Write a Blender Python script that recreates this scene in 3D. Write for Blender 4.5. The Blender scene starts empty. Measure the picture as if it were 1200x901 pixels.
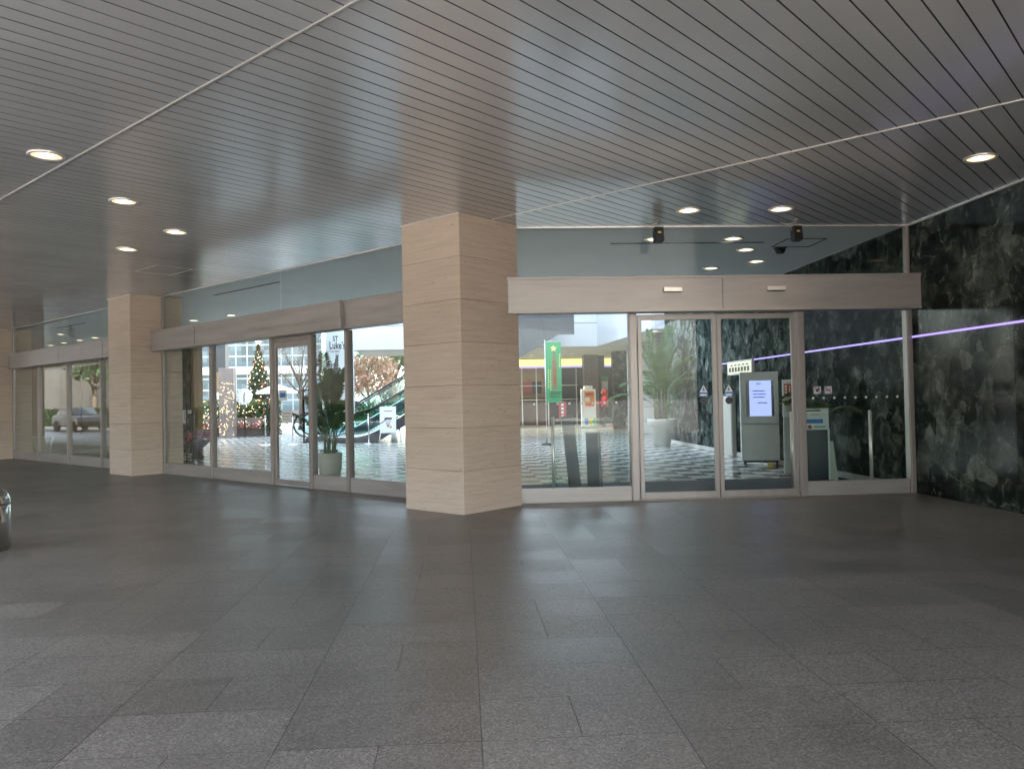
import bpy, bmesh, math, random
from mathutils import Vector, Matrix
R = math.radians
PI = math.pi
S2 = math.sqrt(2)
random.seed(7)
LAMP = 0.27          # lamps against daylight at this exposure
sc = bpy.context.scene
COL = sc.collection

# ------------------------------------------------------------------ materials
def new_mat(name):
    m = bpy.data.materials.new(name); m.use_nodes = True
    nt = m.node_tree
    return m, nt, nt.nodes, nt.links, nt.nodes['Principled BSDF']

def N(nodes, t, **kw):
    n = nodes.new(t)
    for k, v in kw.items():
        if k in n.inputs: n.inputs[k].default_value = v
        else: setattr(n, k, v)
    return n

def ramp(nodes, stops):
    r = nodes.new('ShaderNodeValToRGB')
    e = r.color_ramp.elements
    while len(e) < len(stops): e.new(0.5)
    for i, (p, c) in enumerate(stops):
        e[i].position = p; e[i].color = (*c, 1) if len(c) == 3 else c
    return r

def simple(name, col, rough=0.5, metal=0.0, var=0.12, scale=6.0, bump=0.0, coat=0.0, rvar=0.12):
    """plain surface with gentle mottling in colour and gloss"""
    m, nt, nd, lk, b = new_mat(name)
    tc = N(nd, 'ShaderNodeTexCoord')
    no = N(nd, 'ShaderNodeTexNoise', Scale=scale, Detail=5.0, Roughness=0.6)
    lk.new(tc.outputs['Object'], no.inputs['Vector'])
    lo = tuple(max(0, c*(1-var)) for c in col); hi = tuple(min(1, c*(1+var)) for c in col)
    r = ramp(nd, [(0.3, lo), (0.7, hi)])
    lk.new(no.outputs['Fac'], r.inputs['Fac'])
    lk.new(r.outputs['Color'], b.inputs['Base Color'])
    mr = N(nd, 'ShaderNodeMapRange')
    mr.inputs['To Min'].default_value = max(0.02, rough-rvar*rough); mr.inputs['To Max'].default_value = min(1, rough+rvar*rough)
    lk.new(no.outputs['Fac'], mr.inputs['Value']); lk.new(mr.outputs['Result'], b.inputs['Roughness'])
    b.inputs['Metallic'].default_value = metal
    b.inputs['Coat Weight'].default_value = coat
    if bump:
        bp = N(nd, 'ShaderNodeBump', Strength=bump, Distance=0.01)
        lk.new(no.outputs['Fac'], bp.inputs['Height']); lk.new(bp.outputs['Normal'], b.inputs['Normal'])
    return m

def emit(name, col, strength):
    m, nt, nd, lk, b = new_mat(name)
    b.inputs['Base Color'].default_value = (*[c*0.5 for c in col], 1)
    b.inputs['Emission Color'].default_value = (*col, 1)
    b.inputs['Emission Strength'].default_value = strength*LAMP
    return m

def mth(nd, lk, op, a, bb=None, c=None):
    n = N(nd, 'ShaderNodeMath', operation=op)
    for i, v in enumerate((a, bb, c)):
        if v is None: continue
        if isinstance(v, (int, float)): n.inputs[i].default_value = v
        else: lk.new(v, n.inputs[i])
    return n.outputs[0]

def glass_mat(name, tint, ior=1.45, rough=0.0, dirt=0.0):
    m, nt, nd, lk, b = new_mat(name)
    nd.remove(b)
    out = nd['Material Output']
    tr = N(nd, 'ShaderNodeBsdfTransparent'); tr.inputs['Color'].default_value = (*tint, 1)
    gl = N(nd, 'ShaderNodeBsdfGlossy'); gl.inputs['Roughness'].default_value = rough
    gl.inputs['Color'].default_value = (0.95, 0.97, 0.97, 1)
    lw = N(nd, 'ShaderNodeLayerWeight'); f0 = ((ior-1)/(ior+1))**2      # Schlick: same from either side of the pane
    fac = mth(nd, lk, 'ADD', mth(nd, lk, 'MULTIPLY', mth(nd, lk, 'POWER', lw.outputs['Facing'], 5.0), 1-f0), f0)
    mx = N(nd, 'ShaderNodeMixShader')
    lk.new(fac, mx.inputs['Fac']); lk.new(tr.outputs['BSDF'], mx.inputs[1]); lk.new(gl.outputs['BSDF'], mx.inputs[2])
    last = mx
    if dirt:
        tc = N(nd, 'ShaderNodeTexCoord'); no = N(nd, 'ShaderNodeTexNoise', Scale=2.2, Detail=8.0, Roughness=0.65)
        lk.new(tc.outputs['Object'], no.inputs['Vector'])
        mr = N(nd, 'ShaderNodeMapRange'); mr.inputs['From Min'].default_value = 0.45; mr.inputs['From Max'].default_value = 0.8
        mr.inputs['To Max'].default_value = dirt
        lk.new(no.outputs['Fac'], mr.inputs['Value'])
        df = N(nd, 'ShaderNodeBsdfDiffuse'); df.inputs['Color'].default_value = (0.6, 0.62, 0.6, 1)
        m2 = N(nd, 'ShaderNodeMixShader'); lk.new(mr.outputs['Result'], m2.inputs['Fac'])
        lk.new(mx.outputs[0], m2.inputs[1]); lk.new(df.outputs[0], m2.inputs[2]); last = m2
    lk.new(last.outputs[0], out.inputs['Surface'])
    return m

def travertine():
    m, nt, nd, lk, b = new_mat('travertine')
    tc = N(nd, 'ShaderNodeTexCoord')
    mp = N(nd, 'ShaderNodeMapping'); mp.inputs['Scale'].default_value = (0.6, 0.6, 9.0)
    lk.new(tc.outputs['Object'], mp.inputs['Vector'])
    n1 = N(nd, 'ShaderNodeTexNoise', Scale=2.6, Detail=11.0, Roughness=0.70, Distortion=0.35)
    lk.new(mp.outputs[0], n1.inputs['Vector'])
    r = ramp(nd, [(0.25, (0.385, 0.30, 0.24)), (0.42, (0.49, 0.392, 0.316)), (0.58, (0.54, 0.438, 0.357)), (0.78, (0.615, 0.51, 0.425))])
    lk.new(n1.outputs['Fac'], r.inputs['Fac'])
    # block-to-block shade
    sep = N(nd, 'ShaderNodeSeparateXYZ'); lk.new(tc.outputs['Object'], sep.inputs[0])
    dv = N(nd, 'ShaderNodeMath', operation='DIVIDE'); dv.inputs[1].default_value = 0.515; lk.new(sep.outputs['Z'], dv.inputs[0])
    fl = N(nd, 'ShaderNodeMath', operation='FLOOR'); lk.new(dv.outputs[0], fl.inputs[0])
    wn = N(nd, 'ShaderNodeTexWhiteNoise', noise_dimensions='1D'); lk.new(fl.outputs[0], wn.inputs['W'])
    mr = N(nd, 'ShaderNodeMapRange'); mr.inputs['To Min'].default_value = 0.95; mr.inputs['To Max'].default_value = 1.05
    lk.new(wn.outputs['Value'], mr.inputs['Value'])
    mul = N(nd, 'ShaderNodeMix', data_type='RGBA', blend_type='MULTIPLY'); mul.inputs['Factor'].default_value = 1
    lk.new(r.outputs['Color'], mul.inputs[6]); lk.new(mr.outputs[0], mul.inputs[7])
    # pits, stretched along the bedding
    mp2 = N(nd, 'ShaderNodeMapping'); mp2.inputs['Scale'].default_value = (14, 14, 60); lk.new(tc.outputs['Object'], mp2.inputs['Vector'])
    n2 = N(nd, 'ShaderNodeTexNoise', Scale=1.0, Detail=3.0); lk.new(mp2.outputs[0], n2.inputs['Vector'])
    r2 = ramp(nd, [(0.29, (0.62, 0.56, 0.50)), (0.36, (1, 1, 1))]); lk.new(n2.outputs['Fac'], r2.inputs['Fac'])
    mul2 = N(nd, 'ShaderNodeMix', data_type='RGBA', blend_type='MULTIPLY'); mul2.inputs['Factor'].default_value = 1
    lk.new(mul.outputs[2], mul2.inputs[6]); lk.new(r2.outputs['Color'], mul2.inputs[7])
    lk.new(mul2.outputs[2], b.inputs['Base Color'])
    b.inputs['Roughness'].default_value = 0.42
    bp = N(nd, 'ShaderNodeBump', Strength=0.25, Distance=0.004); lk.new(r2.outputs['Color'], bp.inputs['Height']); lk.new(bp.outputs[0], b.inputs['Normal'])
    return m

def marble():
    """dark green serpentine: angular dark and mid patches, pale cracks and cloudy specks under a restrained polish"""
    m, nt, nd, lk, b = new_mat('green_marble')
    nd.remove(b); out = nd['Material Output']
    tc = N(nd, 'ShaderNodeTexCoord')
    n0 = N(nd, 'ShaderNodeTexNoise', Scale=2.4, Detail=6.0, Roughness=0.7); lk.new(tc.outputs['Object'], n0.inputs['Vector'])
    mix = N(nd, 'ShaderNodeMix', data_type='RGBA'); mix.inputs['Factor'].default_value = 0.22
    lk.new(tc.outputs['Object'], mix.inputs[6]); lk.new(n0.outputs['Color'], mix.inputs[7])
    vo = N(nd, 'ShaderNodeTexVoronoi', Scale=4.6); lk.new(mix.outputs[2], vo.inputs['Vector'])
    vs_ = N(nd, 'ShaderNodeSeparateColor'); lk.new(vo.outputs['Color'], vs_.inputs[0])
    n1 = N(nd, 'ShaderNodeTexNoise', Scale=5.5, Detail=12.0, Roughness=0.74, Distortion=0.5); lk.new(mix.outputs[2], n1.inputs['Vector'])
    big = N(nd, 'ShaderNodeTexNoise', Scale=0.9, Detail=3.0); lk.new(tc.outputs['Object'], big.inputs['Vector'])
    k = mth(nd, lk, 'ADD', mth(nd, lk, 'MULTIPLY', vs_.outputs[0], 0.20), mth(nd, lk, 'ADD', mth(nd, lk, 'MULTIPLY', n1.outputs['Fac'], 0.72), mth(nd, lk, 'MULTIPLY', big.outputs['Fac'], 0.30)))
    r1 = ramp(nd, [(0.46, (0.006, 0.009, 0.009)), (0.57, (0.020, 0.027, 0.025)), (0.66, (0.058, 0.070, 0.060)), (0.75, (0.135, 0.15, 0.138)), (0.88, (0.27, 0.285, 0.255))])
    lk.new(k, r1.inputs['Fac'])
    v2 = N(nd, 'ShaderNodeTexVoronoi', Scale=2.6, feature='DISTANCE_TO_EDGE'); 
    mix2 = N(nd, 'ShaderNodeMix', data_type='RGBA'); mix2.inputs['Factor'].default_value = 0.30
    lk.new(tc.outputs['Object'], mix2.inputs[6]); lk.new(n0.outputs['Color'], mix2.inputs[7]); lk.new(mix2.outputs[2], v2.inputs['Vector'])
    r2 = ramp(nd, [(0.0, (1, 1, 1)), (0.020, (0, 0, 0))]); lk.new(v2.outputs['Distance'], r2.inputs['Fac'])
    r3 = ramp(nd, [(0.47, (0, 0, 0)), (0.62, (0.8, 0.8, 0.8))]); lk.new(n1.outputs['Fac'], r3.inputs['Fac'])
    mm = mth(nd, lk, 'MULTIPLY', r2.outputs['Color'], r3.outputs['Color'])
    mx = N(nd, 'ShaderNodeMix', data_type='RGBA'); lk.new(mm, mx.inputs[0]); lk.new(r1.outputs['Color'], mx.inputs[6]); mx.inputs[7].default_value = (0.33, 0.345, 0.29, 1)
    df = N(nd, 'ShaderNodeBsdfDiffuse'); lk.new(mx.outputs[2], df.inputs['Color'])
    gl = N(nd, 'ShaderNodeBsdfGlossy'); gl.inputs['Roughness'].default_value = 0.10
    lw = N(nd, 'ShaderNodeLayerWeight')
    fac = mth(nd, lk, 'ADD', mth(nd, lk, 'MULTIPLY', mth(nd, lk, 'POWER', lw.outputs['Facing'], 4.0), 0.10), 0.012)
    ms = N(nd, 'ShaderNodeMixShader'); lk.new(fac, ms.inputs[0]); lk.new(df.outputs[0], ms.inputs[1]); lk.new(gl.outputs[0], ms.inputs[2])
    lk.new(ms.outputs[0], out.inputs['Surface'])
    return m

def steel(name, col, rough, streak=(1, 1, 1), metal=0.9, var=0.1):
    m, nt, nd, lk, b = new_mat(name)
    tc = N(nd, 'ShaderNodeTexCoord'); mp = N(nd, 'ShaderNodeMapping'); mp.inputs['Scale'].default_value = streak
    lk.new(tc.outputs['Object'], mp.inputs['Vector'])
    no = N(nd, 'ShaderNodeTexNoise', Scale=2.5, Detail=7.0, Roughness=0.65); lk.new(mp.outputs[0], no.inputs['Vector'])
    r = ramp(nd, [(0.3, tuple(c*(1-var) for c in col)), (0.7, tuple(min(1, c*(1+var)) for c in col))]); lk.new(no.outputs['Fac'], r.inputs['Fac'])
    lk.new(r.outputs['Color'], b.inputs['Base Color'])
    mr = N(nd, 'ShaderNodeMapRange'); mr.inputs['To Min'].default_value = rough*0.8; mr.inputs['To Max'].default_value = rough*1.25
    lk.new(no.outputs['Fac'], mr.inputs['Value']); lk.new(mr.outputs[0], b.inputs['Roughness'])
    b.inputs['Metallic'].default_value = metal
    bp = N(nd, 'ShaderNodeBump', Strength=0.08, Distance=0.02)
    n2 = N(nd, 'ShaderNodeTexNoise', Scale=1.1, Detail=2.0); lk.new(tc.outputs['Object'], n2.inputs['Vector'])
    lk.new(n2.outputs['Fac'], bp.inputs['Height']); lk.new(bp.outputs[0], b.inputs['Normal'])
    return m

def porch_paving():
    """flamed granite slabs: joints along Y and X, a border strip by each shopfront with wider slabs, speckle and slab-to-slab shade"""
    m, nt, nd, lk, b = new_mat('granite_paving')
    tc = N(nd, 'ShaderNodeTexCoord'); sp = N(nd, 'ShaderNodeSeparateXYZ'); lk.new(tc.outputs['Object'], sp.inputs[0])
    X, Y = sp.outputs['X'], sp.outputs['Y']
    U = mth(nd, lk, 'MULTIPLY', mth(nd, lk, 'SUBTRACT', Y, X), 1/S2)
    V = mth(nd, lk, 'MULTIPLY', mth(nd, lk, 'ADD', Y, X), 1/S2)
    inL = mth(nd, lk, 'MULTIPLY', mth(nd, lk, 'GREATER_THAN', V, 5.52), mth(nd, lk, 'GREATER_THAN', U, 5.95))       # left border strip
    def grid(a, c, sa, scc, oa, oc):
        # long slabs two cells wide; about half of them are cut in two
        fa = mth(nd, lk, 'DIVIDE', mth(nd, lk, 'SUBTRACT', a, oa), sa); fc = mth(nd, lk, 'DIVIDE', mth(nd, lk, 'SUBTRACT', c, oc), scc)
        ia = mth(nd, lk, 'FLOOR', fa); ic = mth(nd, lk, 'FLOOR', fc)
        da = mth(nd, lk, 'MULTIPLY', mth(nd, lk, 'PINGPONG', fa, 0.5), sa); dc = mth(nd, lk, 'MULTIPLY', mth(nd, lk, 'PINGPONG', fc, 0.5), scc)
        ip = mth(nd, lk, 'FLOOR', mth(nd, lk, 'DIVIDE', ia, 2.0))
        def h(p, z):
            cm = N(nd, 'ShaderNodeCombineXYZ'); lk.new(p, cm.inputs[0]); lk.new(ic, cm.inputs[1]); cm.inputs[2].default_value = z
            wn = N(nd, 'ShaderNodeTexWhiteNoise', noise_dimensions='3D'); lk.new(cm.outputs[0], wn.inputs['Vector']); return wn.outputs['Value']
        whole = mth(nd, lk, 'GREATER_THAN', h(ip, 3.0), 0.5)
        odd = mth(nd, lk, 'GREATER_THAN', mth(nd, lk, 'FLOORED_MODULO', mth(nd, lk, 'ROUND', fa), 2.0), 0.5)
        da = mth(nd, lk, 'ADD', da, mth(nd, lk, 'MULTIPLY', whole, odd))
        mw = N(nd, 'ShaderNodeMix', data_type='FLOAT'); lk.new(whole, mw.inputs[0]); lk.new(h(ia, 7.0), mw.inputs[2]); lk.new(h(ip, 11.0), mw.inputs[3])
        return da, dc, mw.outputs[0]
    a1, c1, w1 = grid(X, Y, 0.405, 0.44, 0.05, 0.12)
    a2, c2, w2 = grid(U, V, 0.84, 0.6, 0.1, 5.52)
    def pick(p, q): 
        mx = N(nd, 'ShaderNodeMix', data_type='FLOAT'); lk.new(inL, mx.inputs[0]); lk.new(p, mx.inputs[2]); lk.new(q, mx.inputs[3]); return mx.outputs[0]
    da, dc, w = pick(a1, a2), pick(c1, c2), pick(w1, w2)
    dist = mth(nd, lk, 'MINIMUM', da, mth(nd, lk, 'ADD', dc, 0.0004))
    mit = mth(nd, lk, 'ABSOLUTE', mth(nd, lk, 'SUBTRACT', V, 5.52))
    inU = mth(nd, lk, 'GREATER_THAN', U, 5.95)
    mit = mth(nd, lk, 'ADD', mit, mth(nd, lk, 'MULTIPLY', mth(nd, lk, 'SUBTRACT', 1.0, inU), 10.0))
    dist = mth(nd, lk, 'MINIMUM', dist, mit)
    joint = N(nd, 'ShaderNodeMapRange'); joint.inputs['From Min'].default_value = 0.0012; joint.inputs['From Max'].default_value = 0.0042
    joint.inputs['To Min'].default_value = 1.0; joint.inputs['To Max'].default_value = 0.0
    lk.new(dist, joint.inputs['Value'])
    # speckled grain
    g = N(nd, 'ShaderNodeTexVoronoi', Scale=135.0); lk.new(tc.outputs['Object'], g.inputs['Vector'])
    gs = N(nd, 'ShaderNodeSeparateColor'); lk.new(g.outputs['Color'], gs.inputs[0])
    rg = ramp(nd, [(0.0, (0.066, 0.059, 0.053)), (0.35, (0.113, 0.102, 0.092)), (0.75, (0.143, 0.130, 0.118)), (1.0, (0.21, 0.192, 0.175))])
    lk.new(gs.outputs[0], rg.inputs['Fac'])
    big = N(nd, 'ShaderNodeTexNoise', Scale=0.55, Detail=6.0, Roughness=0.62); lk.new(tc.outputs['Object'], big.inputs['Vector'])
    rb = N(nd, 'ShaderNodeMapRange'); rb.inputs['From Min'].default_value = 0.3; rb.inputs['From Max'].default_value = 0.7; rb.inputs['To Min'].default_value = 0.78; rb.inputs['To Max'].default_value = 1.2
    lk.new(big.outputs['Fac'], rb.inputs['Value'])
    rw = N(nd, 'ShaderNodeMapRange'); rw.inputs['To Min'].default_value = 0.87; rw.inputs['To Max'].default_value = 1.15; lk.new(w, rw.inputs['Value'])
    st = N(nd, 'ShaderNodeTexNoise', Scale=2.6, Detail=9.0, Roughness=0.72, Distortion=0.8); lk.new(tc.outputs['Object'], st.inputs['Vector'])
    rs = N(nd, 'ShaderNodeMapRange'); rs.inputs['From Min'].default_value = 0.25; rs.inputs['From Max'].default_value = 0.75; rs.inputs['To Min'].default_value = 0.90; rs.inputs['To Max'].default_value = 1.07
    lk.new(st.outputs['Fac'], rs.inputs['Value'])
    sx = N(nd, 'ShaderNodeTexVoronoi', Scale=1.1); sx.inputs['Randomness'].default_value = 1.0; lk.new(tc.outputs['Object'], sx.inputs['Vector'])
    spot = N(nd, 'ShaderNodeMapRange'); spot.inputs['From Min'].default_value = 0.010; spot.inputs['From Max'].default_value = 0.022; spot.inputs['To Min'].default_value = 1.35; spot.inputs['To Max'].default_value = 1.0
    lk.new(sx.outputs['Distance'], spot.inputs['Value'])          # pale trodden gum spots and grit
    k = mth(nd, lk, 'MULTIPLY', mth(nd, lk, 'MULTIPLY', rb.outputs[0], rw.outputs[0]), mth(nd, lk, 'MULTIPLY', rs.outputs[0], spot.outputs[0]))
    mu = N(nd, 'ShaderNodeMix', data_type='RGBA', blend_type='MULTIPLY'); mu.inputs[0].default_value = 1; lk.new(rg.outputs['Color'], mu.inputs[6]); lk.new(k, mu.inputs[7])
    mj = N(nd, 'ShaderNodeMix', data_type='RGBA'); lk.new(mth(nd, lk, 'MULTIPLY', joint.outputs[0], 0.8), mj.inputs[0]); lk.new(mu.outputs[2], mj.inputs[6]); mj.inputs[7].default_value = (0.02, 0.018, 0.017, 1)
    lk.new(mj.outputs[2], b.inputs['Base Color'])
    rr = N(nd, 'ShaderNodeMapRange'); rr.inputs['To Min'].default_value = 0.26; rr.inputs['To Max'].default_value = 0.38; lk.new(big.outputs['Fac'], rr.inputs['Value'])
    lk.new(mth(nd, lk, 'ADD', rr.outputs[0], mth(nd, lk, 'MULTIPLY', w, 0.10)), b.inputs['Roughness'])
    hgt = mth(nd, lk, 'SUBTRACT', mth(nd, lk, 'MULTIPLY', gs.outputs[0], 0.12), joint.outputs[0])
    bp = N(nd, 'ShaderNodeBump', Strength=0.35, Distance=0.0025); lk.new(hgt, bp.inputs['Height']); lk.new(bp.outputs[0], b.inputs['Normal'])
    return m

def checker():
    m, nt, nd, lk, b = new_mat('checker_tiles')
    tc = N(nd, 'ShaderNodeTexCoord'); sp = N(nd, 'ShaderNodeSeparateXYZ'); lk.new(tc.outputs['Object'], sp.inputs[0])
    s = 0.42
    fx = mth(nd, lk, 'DIVIDE', sp.outputs['X'], s); fy = mth(nd, lk, 'DIVIDE', sp.outputs['Y'], s)
    ix = mth(nd, lk, 'FLOOR', fx); iy = mth(nd, lk, 'FLOOR', fy)
    par = mth(nd, lk, 'FLOORED_MODULO', mth(nd, lk, 'ADD', ix, iy), 2.0)
    d = mth(nd, lk, 'MINIMUM', mth(nd, lk, 'PINGPONG', fx, 0.5), mth(nd, lk, 'PINGPONG', fy, 0.5))
    j = mth(nd, lk, 'LESS_THAN', d, 0.008)
    cm = N(nd, 'ShaderNodeCombineXYZ'); lk.new(ix, cm.inputs[0]); lk.new(iy, cm.inputs[1])
    wn = N(nd, 'ShaderNodeTexWhiteNoise', noise_dimensions='2D'); lk.new(cm.outputs[0], wn.inputs['Vector'])
    no = N(nd, 'ShaderNodeTexNoise', Scale=5.0, Detail=6.0, Distortion=1.0); lk.new(tc.outputs['Object'], no.inputs['Vector'])
    k = mth(nd, lk, 'ADD', mth(nd, lk, 'MULTIPLY', wn.outputs['Value'], 0.2), mth(nd, lk, 'ADD', mth(nd, lk, 'MULTIPLY', no.outputs['Fac'], 0.3), 0.72))
    mx = N(nd, 'ShaderNodeMix', data_type='RGBA'); lk.new(par, mx.inputs[0]); mx.inputs[6].default_value = (0.62, 0.64, 0.60, 1); mx.inputs[7].default_value = (0.10, 0.118, 0.112, 1)
    mu = N(nd, 'ShaderNodeMix', data_type='RGBA', blend_type='MULTIPLY'); mu.inputs[0].default_value = 1; lk.new(mx.outputs[2], mu.inputs[6]); lk.new(k, mu.inputs[7])
    mj = N(nd, 'ShaderNodeMix', data_type='RGBA'); lk.new(j, mj.inputs[0]); lk.new(mu.outputs[2], mj.inputs[6]); mj.inputs[7].default_value = (0.12, 0.12, 0.11, 1)
    lk.new(mj.outputs[2], b.inputs['Base Color']); b.inputs['Roughness'].default_value = 0.17
    return m

def slat_paint():
    m, nt, nd, lk, b = new_mat('slat_paint')
    tc = N(nd, 'ShaderNodeTexCoord')
    no = N(nd, 'ShaderNodeTexNoise', Scale=0.8, Detail=6.0, Roughness=0.6); lk.new(tc.outputs['Object'], no.inputs['Vector'])
    r = ramp(nd, [(0.3, (0.575, 0.59, 0.62)), (0.7, (0.635, 0.65, 0.68))]); lk.new(no.outputs['Fac'], r.inputs['Fac'])
    sp = N(nd, 'ShaderNodeSeparateXYZ'); lk.new(tc.outputs['Object'], sp.inputs[0])
    un = mth(nd, lk, 'FLOOR', mth(nd, lk, 'DIVIDE', mth(nd, lk, 'ADD', mth(nd, lk, 'MULTIPLY', mth(nd, lk, 'SUBTRACT', sp.outputs['Y'], sp.outputs['X']), 1/S2), 13.984), 0.152))
    wn = N(nd, 'ShaderNodeTexWhiteNoise', noise_dimensions='1D'); lk.new(un, wn.inputs['W'])
    mv = N(nd, 'ShaderNodeMix', data_type='RGBA', blend_type='MULTIPLY'); mv.inputs[0].default_value = 1; lk.new(r.outputs['Color'], mv.inputs[6])
    lk.new(mth(nd, lk, 'ADD', mth(nd, lk, 'MULTIPLY', wn.outputs['Value'], 0.07), 0.945), mv.inputs[7])
    lk.new(mv.outputs[2], b.inputs['Base Color'])
    b.inputs['Metallic'].default_value = 0.3
    mr = N(nd, 'ShaderNodeMapRange'); mr.inputs['To Min'].default_value = 0.15; mr.inputs['To Max'].default_value = 0.24
    lk.new(no.outputs['Fac'], mr.inputs['Value']); lk.new(mr.outputs[0], b.inputs['Roughness'])
    b.inputs['Coat Weight'].default_value = 0.35; b.inputs['Coat Roughness'].default_value = 0.12
    return m

def leaf_mat(name, c1, c2, rough=0.5):
    m, nt, nd, lk, b = new_mat(name)
    tc = N(nd, 'ShaderNodeTexCoord'); no = N(nd, 'ShaderNodeTexNoise', Scale=3.5, Detail=5.0); lk.new(tc.outputs['Object'], no.inputs['Vector'])
    r = ramp(nd, [(0.35, c1), (0.65, c2)]); lk.new(no.outputs['Fac'], r.inputs['Fac']); lk.new(r.outputs['Color'], b.inputs['Base Color'])
    b.inputs['Roughness'].default_value = rough
    out = nd['Material Output']
    tl = N(nd, 'ShaderNodeBsdfTranslucent'); lk.new(r.outputs['Color'], tl.inputs['Color'])
    mx = N(nd, 'ShaderNodeMixShader'); mx.inputs[0].default_value = 0.35
    lk.new(b.outputs[0], mx.inputs[1]); lk.new(tl.outputs[0], mx.inputs[2]); lk.new(mx.outputs[0], out.inputs['Surface'])
    return m

def curtain_wall(name, glassc, framec, sx, sz):
    """office facade: grid of glazing bars over tinted panes"""
    m, nt, nd, lk, b = new_mat(name)
    tc = N(nd, 'ShaderNodeTexCoord'); sp = N(nd, 'ShaderNodeSeparateXYZ'); lk.new(tc.outputs['Object'], sp.inputs[0])
    h = mth(nd, lk, 'ADD', sp.outputs['X'], sp.outputs['Y'])
    fx = mth(nd, lk, 'DIVIDE', h, sx); fz = mth(nd, lk, 'DIVIDE', sp.outputs['Z'], sz)
    bar = mth(nd, lk, 'MAXIMUM', mth(nd, lk, 'LESS_THAN', mth(nd, lk, 'PINGPONG', fx, 0.5), 0.06), mth(nd, lk, 'LESS_THAN', mth(nd, lk, 'PINGPONG', fz, 0.5), 0.07))
    cm = N(nd, 'ShaderNodeCombineXYZ'); lk.new(mth(nd, lk, 'ROUND', fx), cm.inputs[0]); lk.new(mth(nd, lk, 'ROUND', fz), cm.inputs[1])
    wn = N(nd, 'ShaderNodeTexWhiteNoise', noise_dimensions='2D'); lk.new(cm.outputs[0], wn.inputs['Vector'])
    k = mth(nd, lk, 'ADD', mth(nd, lk, 'MULTIPLY', wn.outputs['Value'], 0.7), 0.6)
    gcol = N(nd, 'ShaderNodeMix', data_type='RGBA', blend_type='MULTIPLY'); gcol.inputs[0].default_value = 1; gcol.inputs[6].default_value = (*glassc, 1); lk.new(k, gcol.inputs[7])
    mx = N(nd, 'ShaderNodeMix', data_type='RGBA'); lk.new(bar, mx.inputs[0]); lk.new(gcol.outputs[2], mx.inputs[6]); mx.inputs[7].default_value = (*framec, 1)
    lk.new(mx.outputs[2], b.inputs['Base Color'])
    lk.new(mth(nd, lk, 'ADD', mth(nd, lk, 'MULTIPLY', bar, 0.4), 0.12), b.inputs['Roughness'])
    return m

def tiles_mat(name, col, joint, sx, sz):
    m, nt, nd, lk, b = new_mat(name)
    tc = N(nd, 'ShaderNodeTexCoord'); sp = N(nd, 'ShaderNodeSeparateXYZ'); lk.new(tc.outputs['Object'], sp.inputs[0])
    h = mth(nd, lk, 'ADD', sp.outputs['X'], sp.outputs['Y'])
    cm = N(nd, 'ShaderNodeCombineXYZ'); lk.new(h, cm.inputs[0]); lk.new(sp.outputs['Z'], cm.inputs[1])
    br = N(nd, 'ShaderNodeTexBrick'); lk.new(cm.outputs[0], br.inputs['Vector'])
    br.inputs['Scale'].default_value = 1.0; br.inputs['Brick Width'].default_value = sx; br.inputs['Row Height'].default_value = sz
    br.inputs['Mortar Size'].default_value = 0.012; br.inputs['Color1'].default_value = (*col, 1); br.inputs['Color2'].default_value = (*[c*0.8 for c in col], 1); br.inputs['Mortar'].default_value = (*joint, 1)
    lk.new(br.outputs['Color'], b.inputs['Base Color']); b.inputs['Roughness'].default_value = 0.5
    return m

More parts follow.
